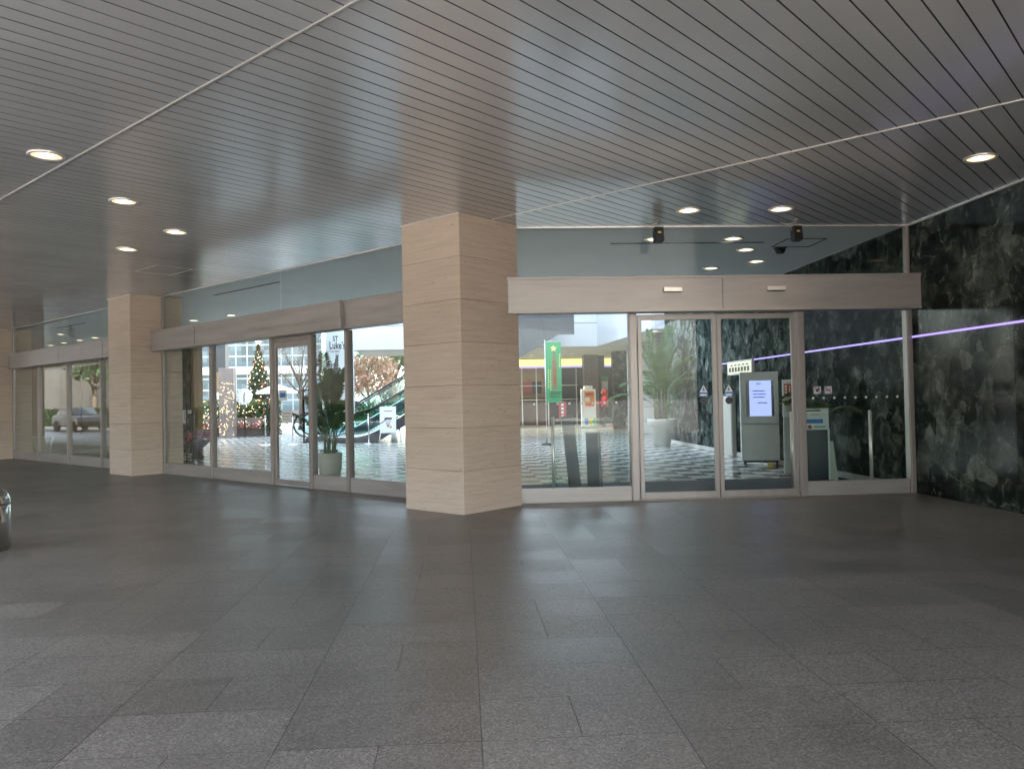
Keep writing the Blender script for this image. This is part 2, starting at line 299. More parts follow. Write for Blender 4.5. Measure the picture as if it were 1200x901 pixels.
M = dict(
    trav=travertine(), marble=marble(), slat=slat_paint(), paving=porch_paving(), checker=checker(),
    joint=simple('joint_shadow', (0.025, 0.022, 0.02), 0.9),
    steel=steel('brushed_steel_panel', (0.32, 0.294, 0.283), 0.38, (0.3, 1, 3), 0.25, 0.16),
    frame=steel('steel_frame', (0.29, 0.26, 0.245), 0.36, (3, 3, 0.4), 0.35),
    chrome=steel('polished_steel', (0.62, 0.61, 0.60), 0.12, (4, 4, 0.3), 1.0, 0.05),
    dark_metal=simple('dark_metal', (0.03, 0.03, 0.032), 0.4, 0.5),
    black=simple('black_plastic', (0.012, 0.012, 0.013), 0.45),
    satin=steel('satin_steel', (0.66, 0.64, 0.61), 0.3, (4, 4, 0.3), 0.55, 0.05),
    trimline=steel('ceiling_trim_metal', (0.62, 0.58, 0.55), 0.35, (1, 1, 1), 0.6),
    glass=glass_mat('door_glass', (0.95, 0.98, 0.97), 1.22, dirt=0.008),
    transom=glass_mat('transom_glass', (0.92, 0.95, 0.935), 1.25),
    teal=glass_mat('teal_glass', (0.85, 0.94, 0.945), 1.45),
    clear=glass_mat('clear_glass', (0.92, 0.96, 0.95), 1.25),
    white_paint=simple('white_paint', (0.72, 0.73, 0.74), 0.5, var=0.04),
    fascia=simple('white_fascia', (0.46, 0.48, 0.51), 0.4, var=0.03, scale=1.5),
    cream=simple('cream_plaster', (0.58, 0.53, 0.45), 0.7, var=0.06, scale=1.0),
    in_ceil=simple('interior_ceiling_paint', (0.74, 0.75, 0.74), 0.5, var=0.04, scale=1.5),
    mat=simple('entrance_mat', (0.028, 0.032, 0.036), 0.95, scale=120, var=0.35, bump=0.4),
    asphalt=simple('asphalt', (0.06, 0.06, 0.06), 0.85, scale=40, var=0.25),
    plaza=simple('plaza_paving', (0.40, 0.375, 0.34), 0.7, scale=1.2, var=0.2),
    pot_white=simple('pot_white', (0.52, 0.515, 0.46), 0.45, var=0.06),
    pot_beige=simple('pot_beige', (0.50, 0.48, 0.42), 0.5, var=0.07),
    soil=simple('soil', (0.04, 0.028, 0.018), 0.95, scale=40, var=0.4, bump=0.6),
    palm=leaf_mat('palm_leaf', (0.020, 0.068, 0.012), (0.06, 0.145, 0.025), 0.45),
    palm_dark=leaf_mat('palm_leaf_dark', (0.045, 0.09, 0.03), (0.09, 0.15, 0.055), 0.4),
    stem=simple('palm_stem', (0.16, 0.20, 0.08), 0.6, scale=12, var=0.3),
    leaf=leaf_mat('hedge_leaf', (0.045, 0.085, 0.025), (0.11, 0.15, 0.045)),
    leaf_dark=leaf_mat('fir_needle', (0.02, 0.05, 0.02), (0.05, 0.09, 0.035)),
    leaf_pink=leaf_mat('autumn_leaf', (0.28, 0.15, 0.09), (0.36, 0.24, 0.15)),
    bark=simple('bark', (0.10, 0.075, 0.055), 0.9, scale=14, var=0.35, bump=0.5),
    wood=simple('warm_wood', (0.33, 0.19, 0.10), 0.45, scale=3, var=0.25),
    dark_wood=simple('dark_wood', (0.07, 0.045, 0.03), 0.5, scale=4, var=0.25),
    amber=simple('amber_panel', (0.27, 0.165, 0.08), 0.55, scale=2, var=0.12),
    beige=simple('beige_wall', (0.34, 0.28, 0.20), 0.6, scale=1.2, var=0.12),
    pale_stone=tiles_mat('pale_stone', (0.58, 0.57, 0.53), (0.28, 0.27, 0.25), 3.0, 0.5),
    brown_tile=tiles_mat('brown_tile', (0.15, 0.115, 0.11), (0.07, 0.055, 0.055), 0.3, 0.12),
    grey_panel=simple('grey_cladding', (0.045, 0.048, 0.054), 0.5, 0.0, scale=1, var=0.06),
    kiosk=simple('grey_kiosk', (0.52, 0.55, 0.55), 0.45, var=0.05),
    kiosk_dark=simple('dark_bezel', (0.035, 0.045, 0.06), 0.25),
    screen=emit('lit_screen', (0.42, 0.50, 0.95), 0.27),
    screen_ink=simple('screen_ink', (0.05, 0.05, 0.12), 0.6),
    screen_blue=emit('screen_blue', (0.05, 0.08, 0.9), 0.15),
    purple=emit('purple_strip', (0.44, 0.33, 1.0), 0.34),
    warm_band=emit('warm_light_band', (1.0, 0.95, 0.36), 0.26),
    bulb=emit('warm_lamp', (1.0, 0.84, 0.58), 1.3),
    bulb_cool=emit('cool_lamp', (1.0, 0.88, 0.88), 1.7),
    reflector=emit('reflector_glow', (1.0, 0.70, 0.36), 0.34),  # glow stands in for lamp light falling on the reflector ring
    fairy=emit('fairy_light', (1.0, 0.70, 0.36), 1.6),
    menu=emit('menu_board', (0.95, 0.92, 0.68), 0.16),
    green=simple('banner_green', (0.025, 0.27, 0.10), 0.65, var=0.08),
    gold=simple('banner_gold', (0.75, 0.60, 0.20), 0.6),
    red=simple('sign_red', (0.42, 0.03, 0.03), 0.55),
    brown_red=simple('poster_red', (0.40, 0.07, 0.06), 0.55),
    ink=simple('ink', (0.03, 0.03, 0.035), 0.7),
    ink_blue=simple('ink_blue', (0.05, 0.22, 0.55), 0.6),
    ink_yellow=simple('ink_yellow', (0.75, 0.55, 0.05), 0.6),
    ink_green=simple('ink_green', (0.10, 0.45, 0.20), 0.6),
    ink_orange=simple('ink_orange', (0.75, 0.28, 0.06), 0.6),
    paper=simple('paper_white', (0.72, 0.74, 0.76), 0.6, var=0.03),
    sticker=simple('sticker_grey', (0.55, 0.56, 0.52), 0.5),
    lilac=simple('sticker_lilac', (0.48, 0.50, 0.60), 0.5),
    banner_white=leaf_mat('banner_cloth', (0.74, 0.80, 0.84), (0.78, 0.83, 0.86), 0.7),
    jacket=simple('red_jacket', (0.50, 0.035, 0.07), 0.75, scale=18, var=0.2, bump=0.3),
    trousers=simple('black_trousers', (0.018, 0.018, 0.024), 0.8, scale=18),
    skin=simple('skin', (0.52, 0.33, 0.24), 0.5),
    shoe=simple('red_shoe', (0.40, 0.03, 0.04), 0.5),
    flower=simple('pink_petals', (0.60, 0.08, 0.16), 0.6, scale=20, var=0.4),
    flower_w=simple('white_petals', (0.68, 0.62, 0.56), 0.6, scale=20, var=0.2),
    bauble=simple('red_bauble', (0.45, 0.02, 0.03), 0.2, 0.4),
    bauble_s=simple('silver_bauble', (0.65, 0.68, 0.72), 0.15, 0.8),
    pinkstone=simple('pink_stone', (0.22, 0.175, 0.16), 0.6, scale=3, var=0.15),
    office=curtain_wall('office_glazing', (0.11, 0.15, 0.17), (0.30, 0.33, 0.34), 0.85, 0.85),
    office2=curtain_wall('office_glazing_teal', (0.10, 0.17, 0.17), (0.28, 0.33, 0.325), 0.8, 0.9),
    dark_backdrop=tiles_mat('dark_backdrop', (0.045, 0.038, 0.030), (0.02, 0.018, 0.015), 1.8, 3.6),
    street_block=tiles_mat('street_block', (0.085, 0.078, 0.068), (0.05, 0.045, 0.04), 1.8, 3.6),
    tower=tiles_mat('tower_cladding', (0.33, 0.31, 0.29), (0.15, 0.14, 0.13), 1.8, 3.6),
    car_white=simple('car_paint_white', (0.68, 0.70, 0.74), 0.2, coat=0.6, var=0.02),
    car_dark=simple('car_paint_dark', (0.02, 0.02, 0.025), 0.3),
    tyre=simple('tyre', (0.02, 0.02, 0.02), 0.85),
    car_glass=simple('car_window', (0.03, 0.04, 0.05), 0.08),
    tail=emit('tail_light', (1.0, 0.16, 0.03), 0.5),
    rope=simple('rope', (0.12, 0.05, 0.06), 0.8),
)

# ------------------------------------------------------------------ mesh helpers
class MB:
    def __init__(s): s.v = []; s.f = []; s.m = []; s.sm = []
    def add(s, vs, fs, mi=0, smooth=False):
        o = len(s.v); s.v += [tuple(p) for p in vs]
        for f in fs: s.f.append([i+o for i in f]); s.m.append(mi); s.sm.append(smooth)
        return s
    def box(s, x0, x1, y0, y1, z0, z1, mi=0, T=None):
        vs = [Vector((x, y, z)) for z in (z0, z1) for x, y in ((x0, y0), (x1, y0), (x1, y1), (x0, y1))]
        if T is not None: vs = [T @ p for p in vs]
        return s.add(vs, [(3, 2, 1, 0), (4, 5, 6, 7), (0, 1, 5, 4), (1, 2, 6, 5), (2, 3, 7, 6), (3, 0, 4, 7)], mi)
    def prism(s, pts, z0, z1, mi=0, T=None):
        n = len(pts); vs = [Vector((p[0], p[1], z)) for z in (z0, z1) for p in pts]
        if T is not None: vs = [T @ p for p in vs]
        return s.add(vs, [tuple(range(n))[::-1], tuple(range(n, 2*n))] + [(i, (i+1) % n, n+(i+1) % n, n+i) for i in range(n)], mi)
    def tube(s, pts, rad, n=8, mi=0, caps=True, smooth=True):
        pts = [Vector(p) for p in pts]; rr = rad if isinstance(rad, (list, tuple)) else [rad]*len(pts)
        vs = []; up = None
        for i, p in enumerate(pts):
            t = (pts[min(i+1, len(pts)-1)] - pts[max(i-1, 0)]).normalized()
            if up is None: up = t.orthogonal().normalized()
            up = (up - t*up.dot(t));  up = up.normalized() if up.length > 1e-5 else t.orthogonal().normalized()
            w = t.cross(up)
            for k in range(n):
                a = 2*PI*k/n; vs.append(p + (up*math.cos(a) + w*math.sin(a))*rr[i])
        fs = [(i*n+k, i*n+(k+1) % n, (i+1)*n+(k+1) % n, (i+1)*n+k) for i in range(len(pts)-1) for k in range(n)]
        s.add(vs, fs, mi, smooth)
        if caps:
            o = len(s.v)-len(vs)
            s.f += [[o+k for k in range(n)][::-1], [o+(len(pts)-1)*n+k for k in range(n)]]; s.m += [mi, mi]; s.sm += [False, False]
        return s
    def lathe(s, prof, n=32, c=(0, 0, 0), mi=0, smooth=True, T=None):
        vs = [Vector((c[0]+r*math.cos(2*PI*k/n), c[1]+r*math.sin(2*PI*k/n), c[2]+z)) for r, z in prof for k in range(n)]
        if T is not None: vs = [T @ p for p in vs]
        fs = [(i*n+k, i*n+(k+1) % n, (i+1)*n+(k+1) % n, (i+1)*n+k) for i in range(len(prof)-1) for k in range(n)]
        return s.add(vs, fs, mi, smooth)
    def ball(s, c, r, mi=0, n=8, m=6, sz=1.0):
        return s.lathe([(max(1e-4, r*math.sin(PI*i/m)), -r*sz*math.cos(PI*i/m)) for i in range(m+1)], n, c, mi)
    def disc(s, c, r, axis='y', n=24, th=0.002, mi=0, T=None):
        vs = []
        for d in (-th/2, th/2):
            for k in range(n):
                a = 2*PI*k/n; x, y = r*math.cos(a), r*math.sin(a)
                p = {'y': (c[0]+x, c[1]+d, c[2]+y), 'z': (c[0]+x, c[1]+y, c[2]+d), 'x': (c[0]+d, c[1]+x, c[2]+y)}[axis]
                vs.append(T @ Vector(p) if T is not None else Vector(p))
        return s.add(vs, [tuple(range(n))[::-1], tuple(range(n, 2*n))] + [(i, (i+1) % n, n+(i+1) % n, n+i) for i in range(n)], mi)
    def build(s, name, mats, parent=None, bevel=0.0, seg=2, loc=None):
        me = bpy.data.meshes.new(name); me.from_pydata(s.v, [], s.f)
        for mm in (mats if isinstance(mats, (list, tuple)) else [mats]): me.materials.append(mm)
        for p, mi, sm in zip(me.polygons, s.m, s.sm): p.material_index = mi; p.use_smooth = sm
        bm = bmesh.new(); bm.from_mesh(me); bmesh.ops.recalc_face_normals(bm, faces=bm.faces); bm.to_mesh(me); bm.free()
        o = bpy.data.objects.new(name, me); COL.objects.link(o)
        if parent is not None: o.parent = parent
        if loc is not None: o.location = loc
        if bevel:
            md = o.modifiers.new('bevel', 'BEVEL'); md.width = bevel; md.segments = seg; md.limit_method = 'ANGLE'; md.angle_limit = R(40)
        return o

def tag(o, label, cat, group=None, kind=None):
    o['label'] = label; o['category'] = cat
    if group: o['group'] = group
    if kind: o['kind'] = kind
    return o
def struct(o, kind='structure'):
    o['kind'] = kind; return o
def empty(name, loc=(0, 0, 0), rz=0.0, label=None, cat=None, group=None):
    o = bpy.data.objects.new(name, None); COL.objects.link(o); o.location = loc; o.rotation_euler = (0, 0, rz); o.empty_display_size = 0.2
    if label: tag(o, label, cat, group)
    return o
def UV(u, v, z=0.0): return Vector(((v-u)/S2, (u+v)/S2, z))

def text(name, body, size, mat, parent, loc, rot=(PI/2, 0, 0), depth=0.001, align='CENTER', sx=1.0, bold=0.0, spacing=1.0):
    c = bpy.data.curves.new(name, 'FONT'); c.body = body; c.size = size; c.extrude = depth; c.align_x = align; c.align_y = 'CENTER'
    c.offset = bold; c.space_line = spacing; c.resolution_u = 3
    t = bpy.data.objects.new(name, c); COL.objects.link(t)
    dg = bpy.context.evaluated_depsgraph_get()
    me = bpy.data.meshes.new_from_object(t.evaluated_get(dg)); bpy.data.objects.remove(t)
    me.materials.clear(); me.materials.append(mat)
    o = bpy.data.objects.new(name, me); COL.objects.link(o); o.parent = parent; o.location = loc; o.rotation_euler = rot; o.scale = (sx, 1, 1)
    return o

# ------------------------------------------------------------------ layout constants (metres; camera stands over the origin)
CEIL = 3.60
YF = 10.42            # entrance glazing plane
VG = 7.505            # shopfront glazing plane (diagonal axis)
VP = 6.72             # front face of the stone pillars
XM = 6.055            # marble wall face
P1, P2, P3 = 6.73, 16.12, 25.2      # right-hand faces of the pillars along the shopfront
PW = 1.04

# ------------------------------------------------------------------ ground sheets
g = MB(); g.add([(-400, -400, -0.012), (400, -400, -0.012), (400, 500, -0.012), (-400, 500, -0.012)], [(0, 1, 2, 3)])
struct(g.build('ground', M['plaza']))
g = MB(); jx = VG*S2-YF
g.add([(9, YF, 0), (jx, YF, 0), tuple(UV(110, VG)), tuple(UV(110, -3)), tuple(UV(-10.5, -3)), (9, -8.9, 0)], [(0, 1, 2, 3, 4, 5)])
struct(g.build('floor', M['paving']))
g = MB(); g.add([(jx, YF, -0.004), (12, YF, -0.004), (12, 44, -0.004), (-3.9, 44, -0.004), (-3.9, 35, -0.004), (-26, 35.0, -0.004), tuple(UV(43, VG, -0.004))], [(0, 1, 2, 3, 4, 5, 6)])
struct(g.build('lobby_floor', M['checker']))
g = MB(); g.add([tuple(UV(-24, -10.2, -0.008)), tuple(UV(60, -10.2, -0.008)), tuple(UV(60, -19, -0.008)), tuple(UV(-24, -19, -0.006))], [(0, 1, 2, 3)])
struct(g.build('road', M['asphalt']))
g = MB(); g.add([tuple(UV(30, -3.05, -0.005)), tuple(UV(120, -3.05, -0.005)), tuple(UV(120, -14.0, -0.005)), tuple(UV(30, -14.0, -0.005))], [(0, 1, 2, 3)])  # dark ground added to keep the far bay's reflections dim
struct(g.build('driveway', M['asphalt']))
k = MB(); T = Matrix.Rotation(-PI/4, 4, 'Z')
k.box(-60, 24, -10.2, -10.0, -0.1, 0.004, T=T); struct(k.build('kerb', M['plaza']))

# ------------------------------------------------------------------ slatted canopy ceiling
def vend(u):
    if u > P1 + 0.02: return VG - 0.03
    return min(YF*S2 - u - 0.02, XM*S2 + u - 0.02)
def slats():
    b = MB(); w = 0.152; gap = 0.0105; V0 = -1.6
    u = -14.0 + 0.02
    while u < 64:
        a0, a1 = u, u + w - gap
        e0, e1 = vend(a0), vend(a1)
        if min(e0, e1) > V0 + 0.3:
            tilt = random.uniform(-0.0003, 0.0003); sag = random.uniform(0, 0.0012)
            us = [a0, a0+0.0008, (a0+a1)/2, a1-0.0008, a1]; n = len(us)
            zs = [CEIL+0.0012, CEIL+tilt+sag, CEIL-0.0002+sag, CEIL-tilt+sag, CEIL+0.0012]
            vs = []
            for uu, z in zip(us, zs): vs.append(UV(uu, V0, z)); vs.append(UV(uu, e0+(e1-e0)*(uu-a0)/(a1-a0), z))
            b.add(vs, [(2*i, 2*i+2, 2*i+3, 2*i+1) for i in range(n-1)], 0)
            top = [UV(a0, V0, CEIL+0.02), UV(a0, e0, CEIL+0.02), UV(a1, V0, CEIL+0.02), UV(a1, e1, CEIL+0.02)]
            b.add([UV(a0, V0, CEIL+0.0012), UV(a0, e0, CEIL+0.0012), top[0], top[1]], [(0, 1, 3, 2)], 1)  # slat sides made dark, groove shade put into the colour
            b.add([UV(a1, V0, CEIL+0.0012), UV(a1, e1, CEIL+0.0012), top[2], top[3]], [(0, 1, 3, 2)], 1)
        u += w
    # dark backing and canopy slab above
    jp = UV(P1, VG); jr = Vector((jp.x + 0.2, YF, 0))
    poly = [UV(-10.6, -1.7), Vector((XM+0.3, -8.7, 0)), Vector((XM+0.3, YF, 0)), Vector((jx, YF, 0)), UV(65, VG), UV(65, -1.7)]
    b.prism([(p.x, p.y) for p in poly], CEIL+0.022, CEIL+0.75, 1)
    return b
o = slats().build('ceiling', [M['slat'], M['joint']])
struct(o)
# metal cover strips across the slats and along the glazing and marble
b = MB()
def strip_uv(u0, u1, v, w=0.022, z=0.008):
    b.box(-u1, -u0, v-w/2, v+w/2, CEIL-z, CEIL+0.012, T=T)
strip_uv(-8.9, 64, 2.77, 0.015, 0.008)
strip_uv(-1.3, 6.7, 7.27, 0.018, 0.006)
strip_uv(P1+PW, P2-0.02, VG-0.05, 0.03, 0.014); strip_uv(P2+PW, P3-0.02, VG-0.05, 0.03, 0.014)
for pu, pv in ((P1, VP), (P2, 6.85), (P3, VP)):
    strip_uv(pu-0.012, pu+PW+0.012, pv-0.008, 0.016, 0.012)
b.box(0.72, XM-0.03, YF-0.075, YF-0.045, CEIL-0.014, CEIL+0.012)
b.box(XM-0.035, XM-0.005, 2.0, YF-0.08, CEIL-0.016, CEIL+0.012)
# access hatch among the slats
for (u0, u1, v0, v1) in ((12.55, 13.35, 5.75, 5.762), (12.55, 13.35, 6.35, 6.362), (12.55, 12.562, 5.762, 6.35), (13.338, 13.35, 5.762, 6.35)):
    b.box(-u1, -u0, v0, v1, CEIL-0.004, CEIL+0.012, T=T)
struct(b.build('ceiling_trim', M['trimline']))

# ------------------------------------------------------------------ lobby ceiling
b = MB()
b.prism([(XM-0.003, YF+0.01), (jx+0.01, YF+0.01), tuple(UV(43, VG+0.01)[:2]), tuple(UV(43, 13.2)[:2]), (1.2, 17.4), (XM-0.003, 17.4)], CEIL+0.012, CEIL+0.75)
struct(b.build('lobby_ceiling', M['in_ceil']))
b = MB()       # recessed blind slot and hatch outline in the lobby ceiling
b.box(2.2, 4.5, 11.52, 11.555, CEIL+0.004, CEIL+0.013)
b.box(-15.3, -12.9, 8.17, 8.21, CEIL+0.004, CEIL+0.013, T=T); b.box(-24.3, -22.3, 8.3, 8.34, CEIL+0.004, CEIL+0.013, T=T)
for x0, x1, y0, y1 in ((4.75, 5.35, 11.3, 11.312), (4.75, 5.35, 11.9, 11.912), (4.75, 4.765, 11.312, 11.9), (5.335, 5.35, 11.312, 11.9)):
    b.box(x0, x1, y0, y1, CEIL+0.004, CEIL+0.013)
struct(b.build('ceiling_slot', M['dark_metal']))
d = MB().lathe([(0.001, -0.085), (0.05, -0.08), (0.075, -0.05), (0.08, -0.01), (0.10, -0.004), (0.10, 0.01)], 20).build('camera_dome', M['black'], loc=(4.93, 12.0, CEIL+0.004))
tag(d, 'small black camera dome on the lobby ceiling behind the entrance glazing', 'security camera')

# ------------------------------------------------------------------ stone pillars
def pillar(u0, label, y1, vp=VP):
    e = empty('stone_pillar', UV(u0, vp), -PI/4, label, 'pillar', 'travertine pillars along the shopfronts')
    b = MB(); h = 0.515; z = 0.0; gap = 0.0028
    b.box(-PW+0.006, -0.006, 0.006, y1-0.006, 0, CEIL+0.02, 1)
    while z < CEIL:
        z1 = min(z+h-gap, CEIL+0.019)
        b.box(-PW, 0, 0, y1, z, z1, 0); z += h
    o = b.build('shaft', [M['trav'], M['joint']], e, 0.003, 1)
    return e
p1 = pillar(P1, 'wide travertine pillar standing between the sliding doors and the shopfront', 1.05)
p2 = pillar(P2, 'travertine pillar standing between the two bays of shop windows', 1.06, 6.85)
p3 = pillar(P3, 'travertine pillar cut by the left edge of the photo', 1.24)

# ------------------------------------------------------------------ marble wall with light strip
e = empty('marble_wall', (XM, 0.5, 0), 0, 'dark green veined marble wall running through the entrance glazing', 'wall')
b = MB(); ys = [0, 1.5, 3.1, 4.7, 6.3, 7.9, 9.9, 11.7, 13.5, 15.3, 17.1, 18.9, 20.7, 23.0]; zs = [0, 0.93, 1.86, 2.79, CEIL+0.02]
b.box(0.004, 2.8, 0.002, 22.998, 0, CEIL+0.7, 1)
for i in range(len(ys)-1):
    for j in range(len(zs)-1):
        b.box(0, 0.03, ys[i]+0.0025, ys[i+1]-0.0025, zs[j]+0.0025, zs[j+1]-0.0025)
b.build('stone_cladding', [M['marble'], M['joint']], e)
b = MB(); b.box(-0.02, -0.002, 10.0, 23.0, 0.0, 0.1); b.build('skirting', M['pale_stone'], e)
b = MB(); b.box(XM-0.022, XM-0.003, 7.0, 18.4, 2.078, 2.102)
tag(b.build('light_strip', M['purple']), 'glowing purple light strip running along the dark marble wall', 'light')

# ------------------------------------------------------------------ glazed fronts
def front_beam(b, x0, x1, yf, z0, z1, yb=-0.02):
    b.box(x0, x1, yf, yb, z0, z1)
    b.box(x0-0.004, x1+0.004, yf-0.012, yf+0.03, z1-0.028, z1+0.006)
    b.box(x0-0.004, x1+0.004, yf-0.008, yf+0.03, z0-0.006, z0+0.02)

# --- sliding door entrance (origin on the glazing plane)
E = empty('sliding_door_entrance', (0, YF, 0), 0, 'steel framed glass entrance with two sliding doors beside the marble wall', 'entrance')
XL = 0.70     # where the glazing meets the pillar face
b = MB(); front_beam(b, 0.56, XM-0.015, -0.30, 2.455, 2.905, -0.015); hb = b.build('header_beam', M['steel'], E, 0.003)
b = MB(); b.box(3.38, 3.386, -0.3025, -0.29, 2.48, 2.87); b.build('seam', M['joint'], hb)
for xs in (2.60, 3.96):
    b = MB(); b.box(xs, xs+0.24, -0.355, -0.302, 2.70, 2.755); s_ = b.build('door_sensor', M['trimline'], hb, 0.006)
    b = MB(); b.box(xs+0.006, xs+0.234, -0.35, -0.312, 2.694, 2.6995); b.build('lens', M['black'], s_)
b = MB(); b.box(XL+0.05, 3.30, -0.006, 0.006, 2.94, CEIL); b.box(3.304, XM-0.05, -0.006, 0.006, 2.94, CEIL); b.build('transom_window', M['transom'], E)
b = MB(); b.box(XL, XM-0.05, -0.03, 0.03, 2.908, 2.94); b.build('transom_rail', M['frame'], E)
def mull(x0, x1, z0, z1, y0=-0.05, y1=0.06): 
    b = MB(); b.box(x0, x1, y0, y1, z0, z1)
    b.box(x0+0.012, x1-0.012, y0-0.012, y0, z0, z1); b.build('mullion', M['frame'], E, 0.003)
mull(2.195, 2.30, 0, 2.453); mull(4.455, 4.56, 0, 2.453); mull(XM-0.085, XM-0.004, 0, 2.453); mull(XM-0.06, XM-0.004, 2.909, CEIL-0.015, -0.04, 0.03)
for x0, x1 in ((XL+0.02, 2.19), (4.565, XM-0.09)):
    b = MB(); b.box(x0, x1, -0.035, 0.035, 0.0, 0.19); b.box(x0, x1, -0.039, -0.035, 0.006, 0.012, 0); b.build('bottom_rail', M['steel'], E, 0.004)
    b = MB(); b.box(x0, x1, -0.006, 0.006, 0.19, 2.453); b.build('glass_panel', M['glass'], E)
def door(x0, x1, y):
    b = MB(); t = 0.055
    b.box(x0, x0+t, y-0.022, y+0.022, 0.012, 2.44); b.box(x1-t, x1, y-0.022, y+0.022, 0.012, 2.44)
    b.box(x0+t, x1-t, y-0.022, y+0.022, 2.37, 2.44); b.box(x0+t, x1-t, y-0.022, y+0.022, 0.012, 0.10)
    o = b.build('sliding_door', M['frame'], E, 0.003)
    b = MB(); b.box(x0+t, x1-t, y-0.005, y+0.005, 0.10, 2.37); b.build('pane', M['glass'], o)
    return o
d1 = door(2.315, 3.37, -0.012); d2 = door(3.382, 4.44, -0.012)
b = MB(); b.box(2.30, 4.455, -0.06, 0.06, 0.0, 0.010); b.build('threshold', M['frame'], E)
for dd, xc in ((d1, 3.185), (d2, 3.525)):
    b = MB(); y = -0.0195; z = 1.40
    b.prism([(-0.055, 0), (0.055, 0), (0, 0.10)], -0.001, 0.001, 0, Matrix.Translation((xc, y, z)) @ Matrix.Rotation(PI/2, 4, 'X'))
    b.prism([(-0.018, 0.02), (0.018, 0.02), (0, 0.075)], 0.0012, 0.0022, 1, Matrix.Translation((xc, y, z)) @ Matrix.Rotation(PI/2, 4, 'X'))
    b.prism([(-0.075, -0.055), (0.06, -0.055), (0.06, -0.008), (-0.06, -0.008)], -0.001, 0.001, 1, Matrix.Translation((xc, y, z)) @ Matrix.Rotation(PI/2, 4, 'X'))
    b.box(xc-0.045, xc+0.04, y-0.0025, y-0.0015, z-0.045, z-0.02, 0)
    b.disc((xc, y, z-0.11), 0.05, 'y', 20, 0.002, 2)
    st = b.build('warning_sticker', [M['paper'], M['ink_blue'], M['dark_metal']], dd)
for i in range(10):
    b = MB(); b.disc((4.675+i*0.1455, -0.008, 1.295), 0.017, 'y', 16, 0.002); b.build('safety_dot', M['sticker'], E)
for i in range(8):
    b = MB(); b.disc((0.93+i*0.155, -0.008, 1.29), 0.017, 'y', 16, 0.002); b.build('safety_dot', M['sticker'], E)
for xs in (4.735, 4.885):
    b = MB(); y = -0.008; b.box(xs-0.05, xs+0.05, y-0.001, y, 1.35, 1.45, 0)
    if xs < 4.8: b.ball((xs-0.005, y-0.002, 1.395), 0.02, 1, 8, 5, 0.8); b.box(xs+0.005, xs+0.03, y-0.003, y-0.001, 1.40, 1.43, 1)
    else: b.box(xs-0.035, xs+0.03, y-0.003, y-0.001, 1.39, 1.402, 1); b.box(xs+0.022, xs+0.03, y-0.003, y-0.001, 1.404, 1.425, 1)
    b.box(-0.062, 0.062, -0.004, -0.003, -0.006, 0.006, 2, Matrix.Translation((xs, y, 1.40)) @ Matrix.Rotation(R(45), 4, 'Y'))
    b.build('prohibition_sticker', [M['lilac'], M['ink'], M['red']], E)

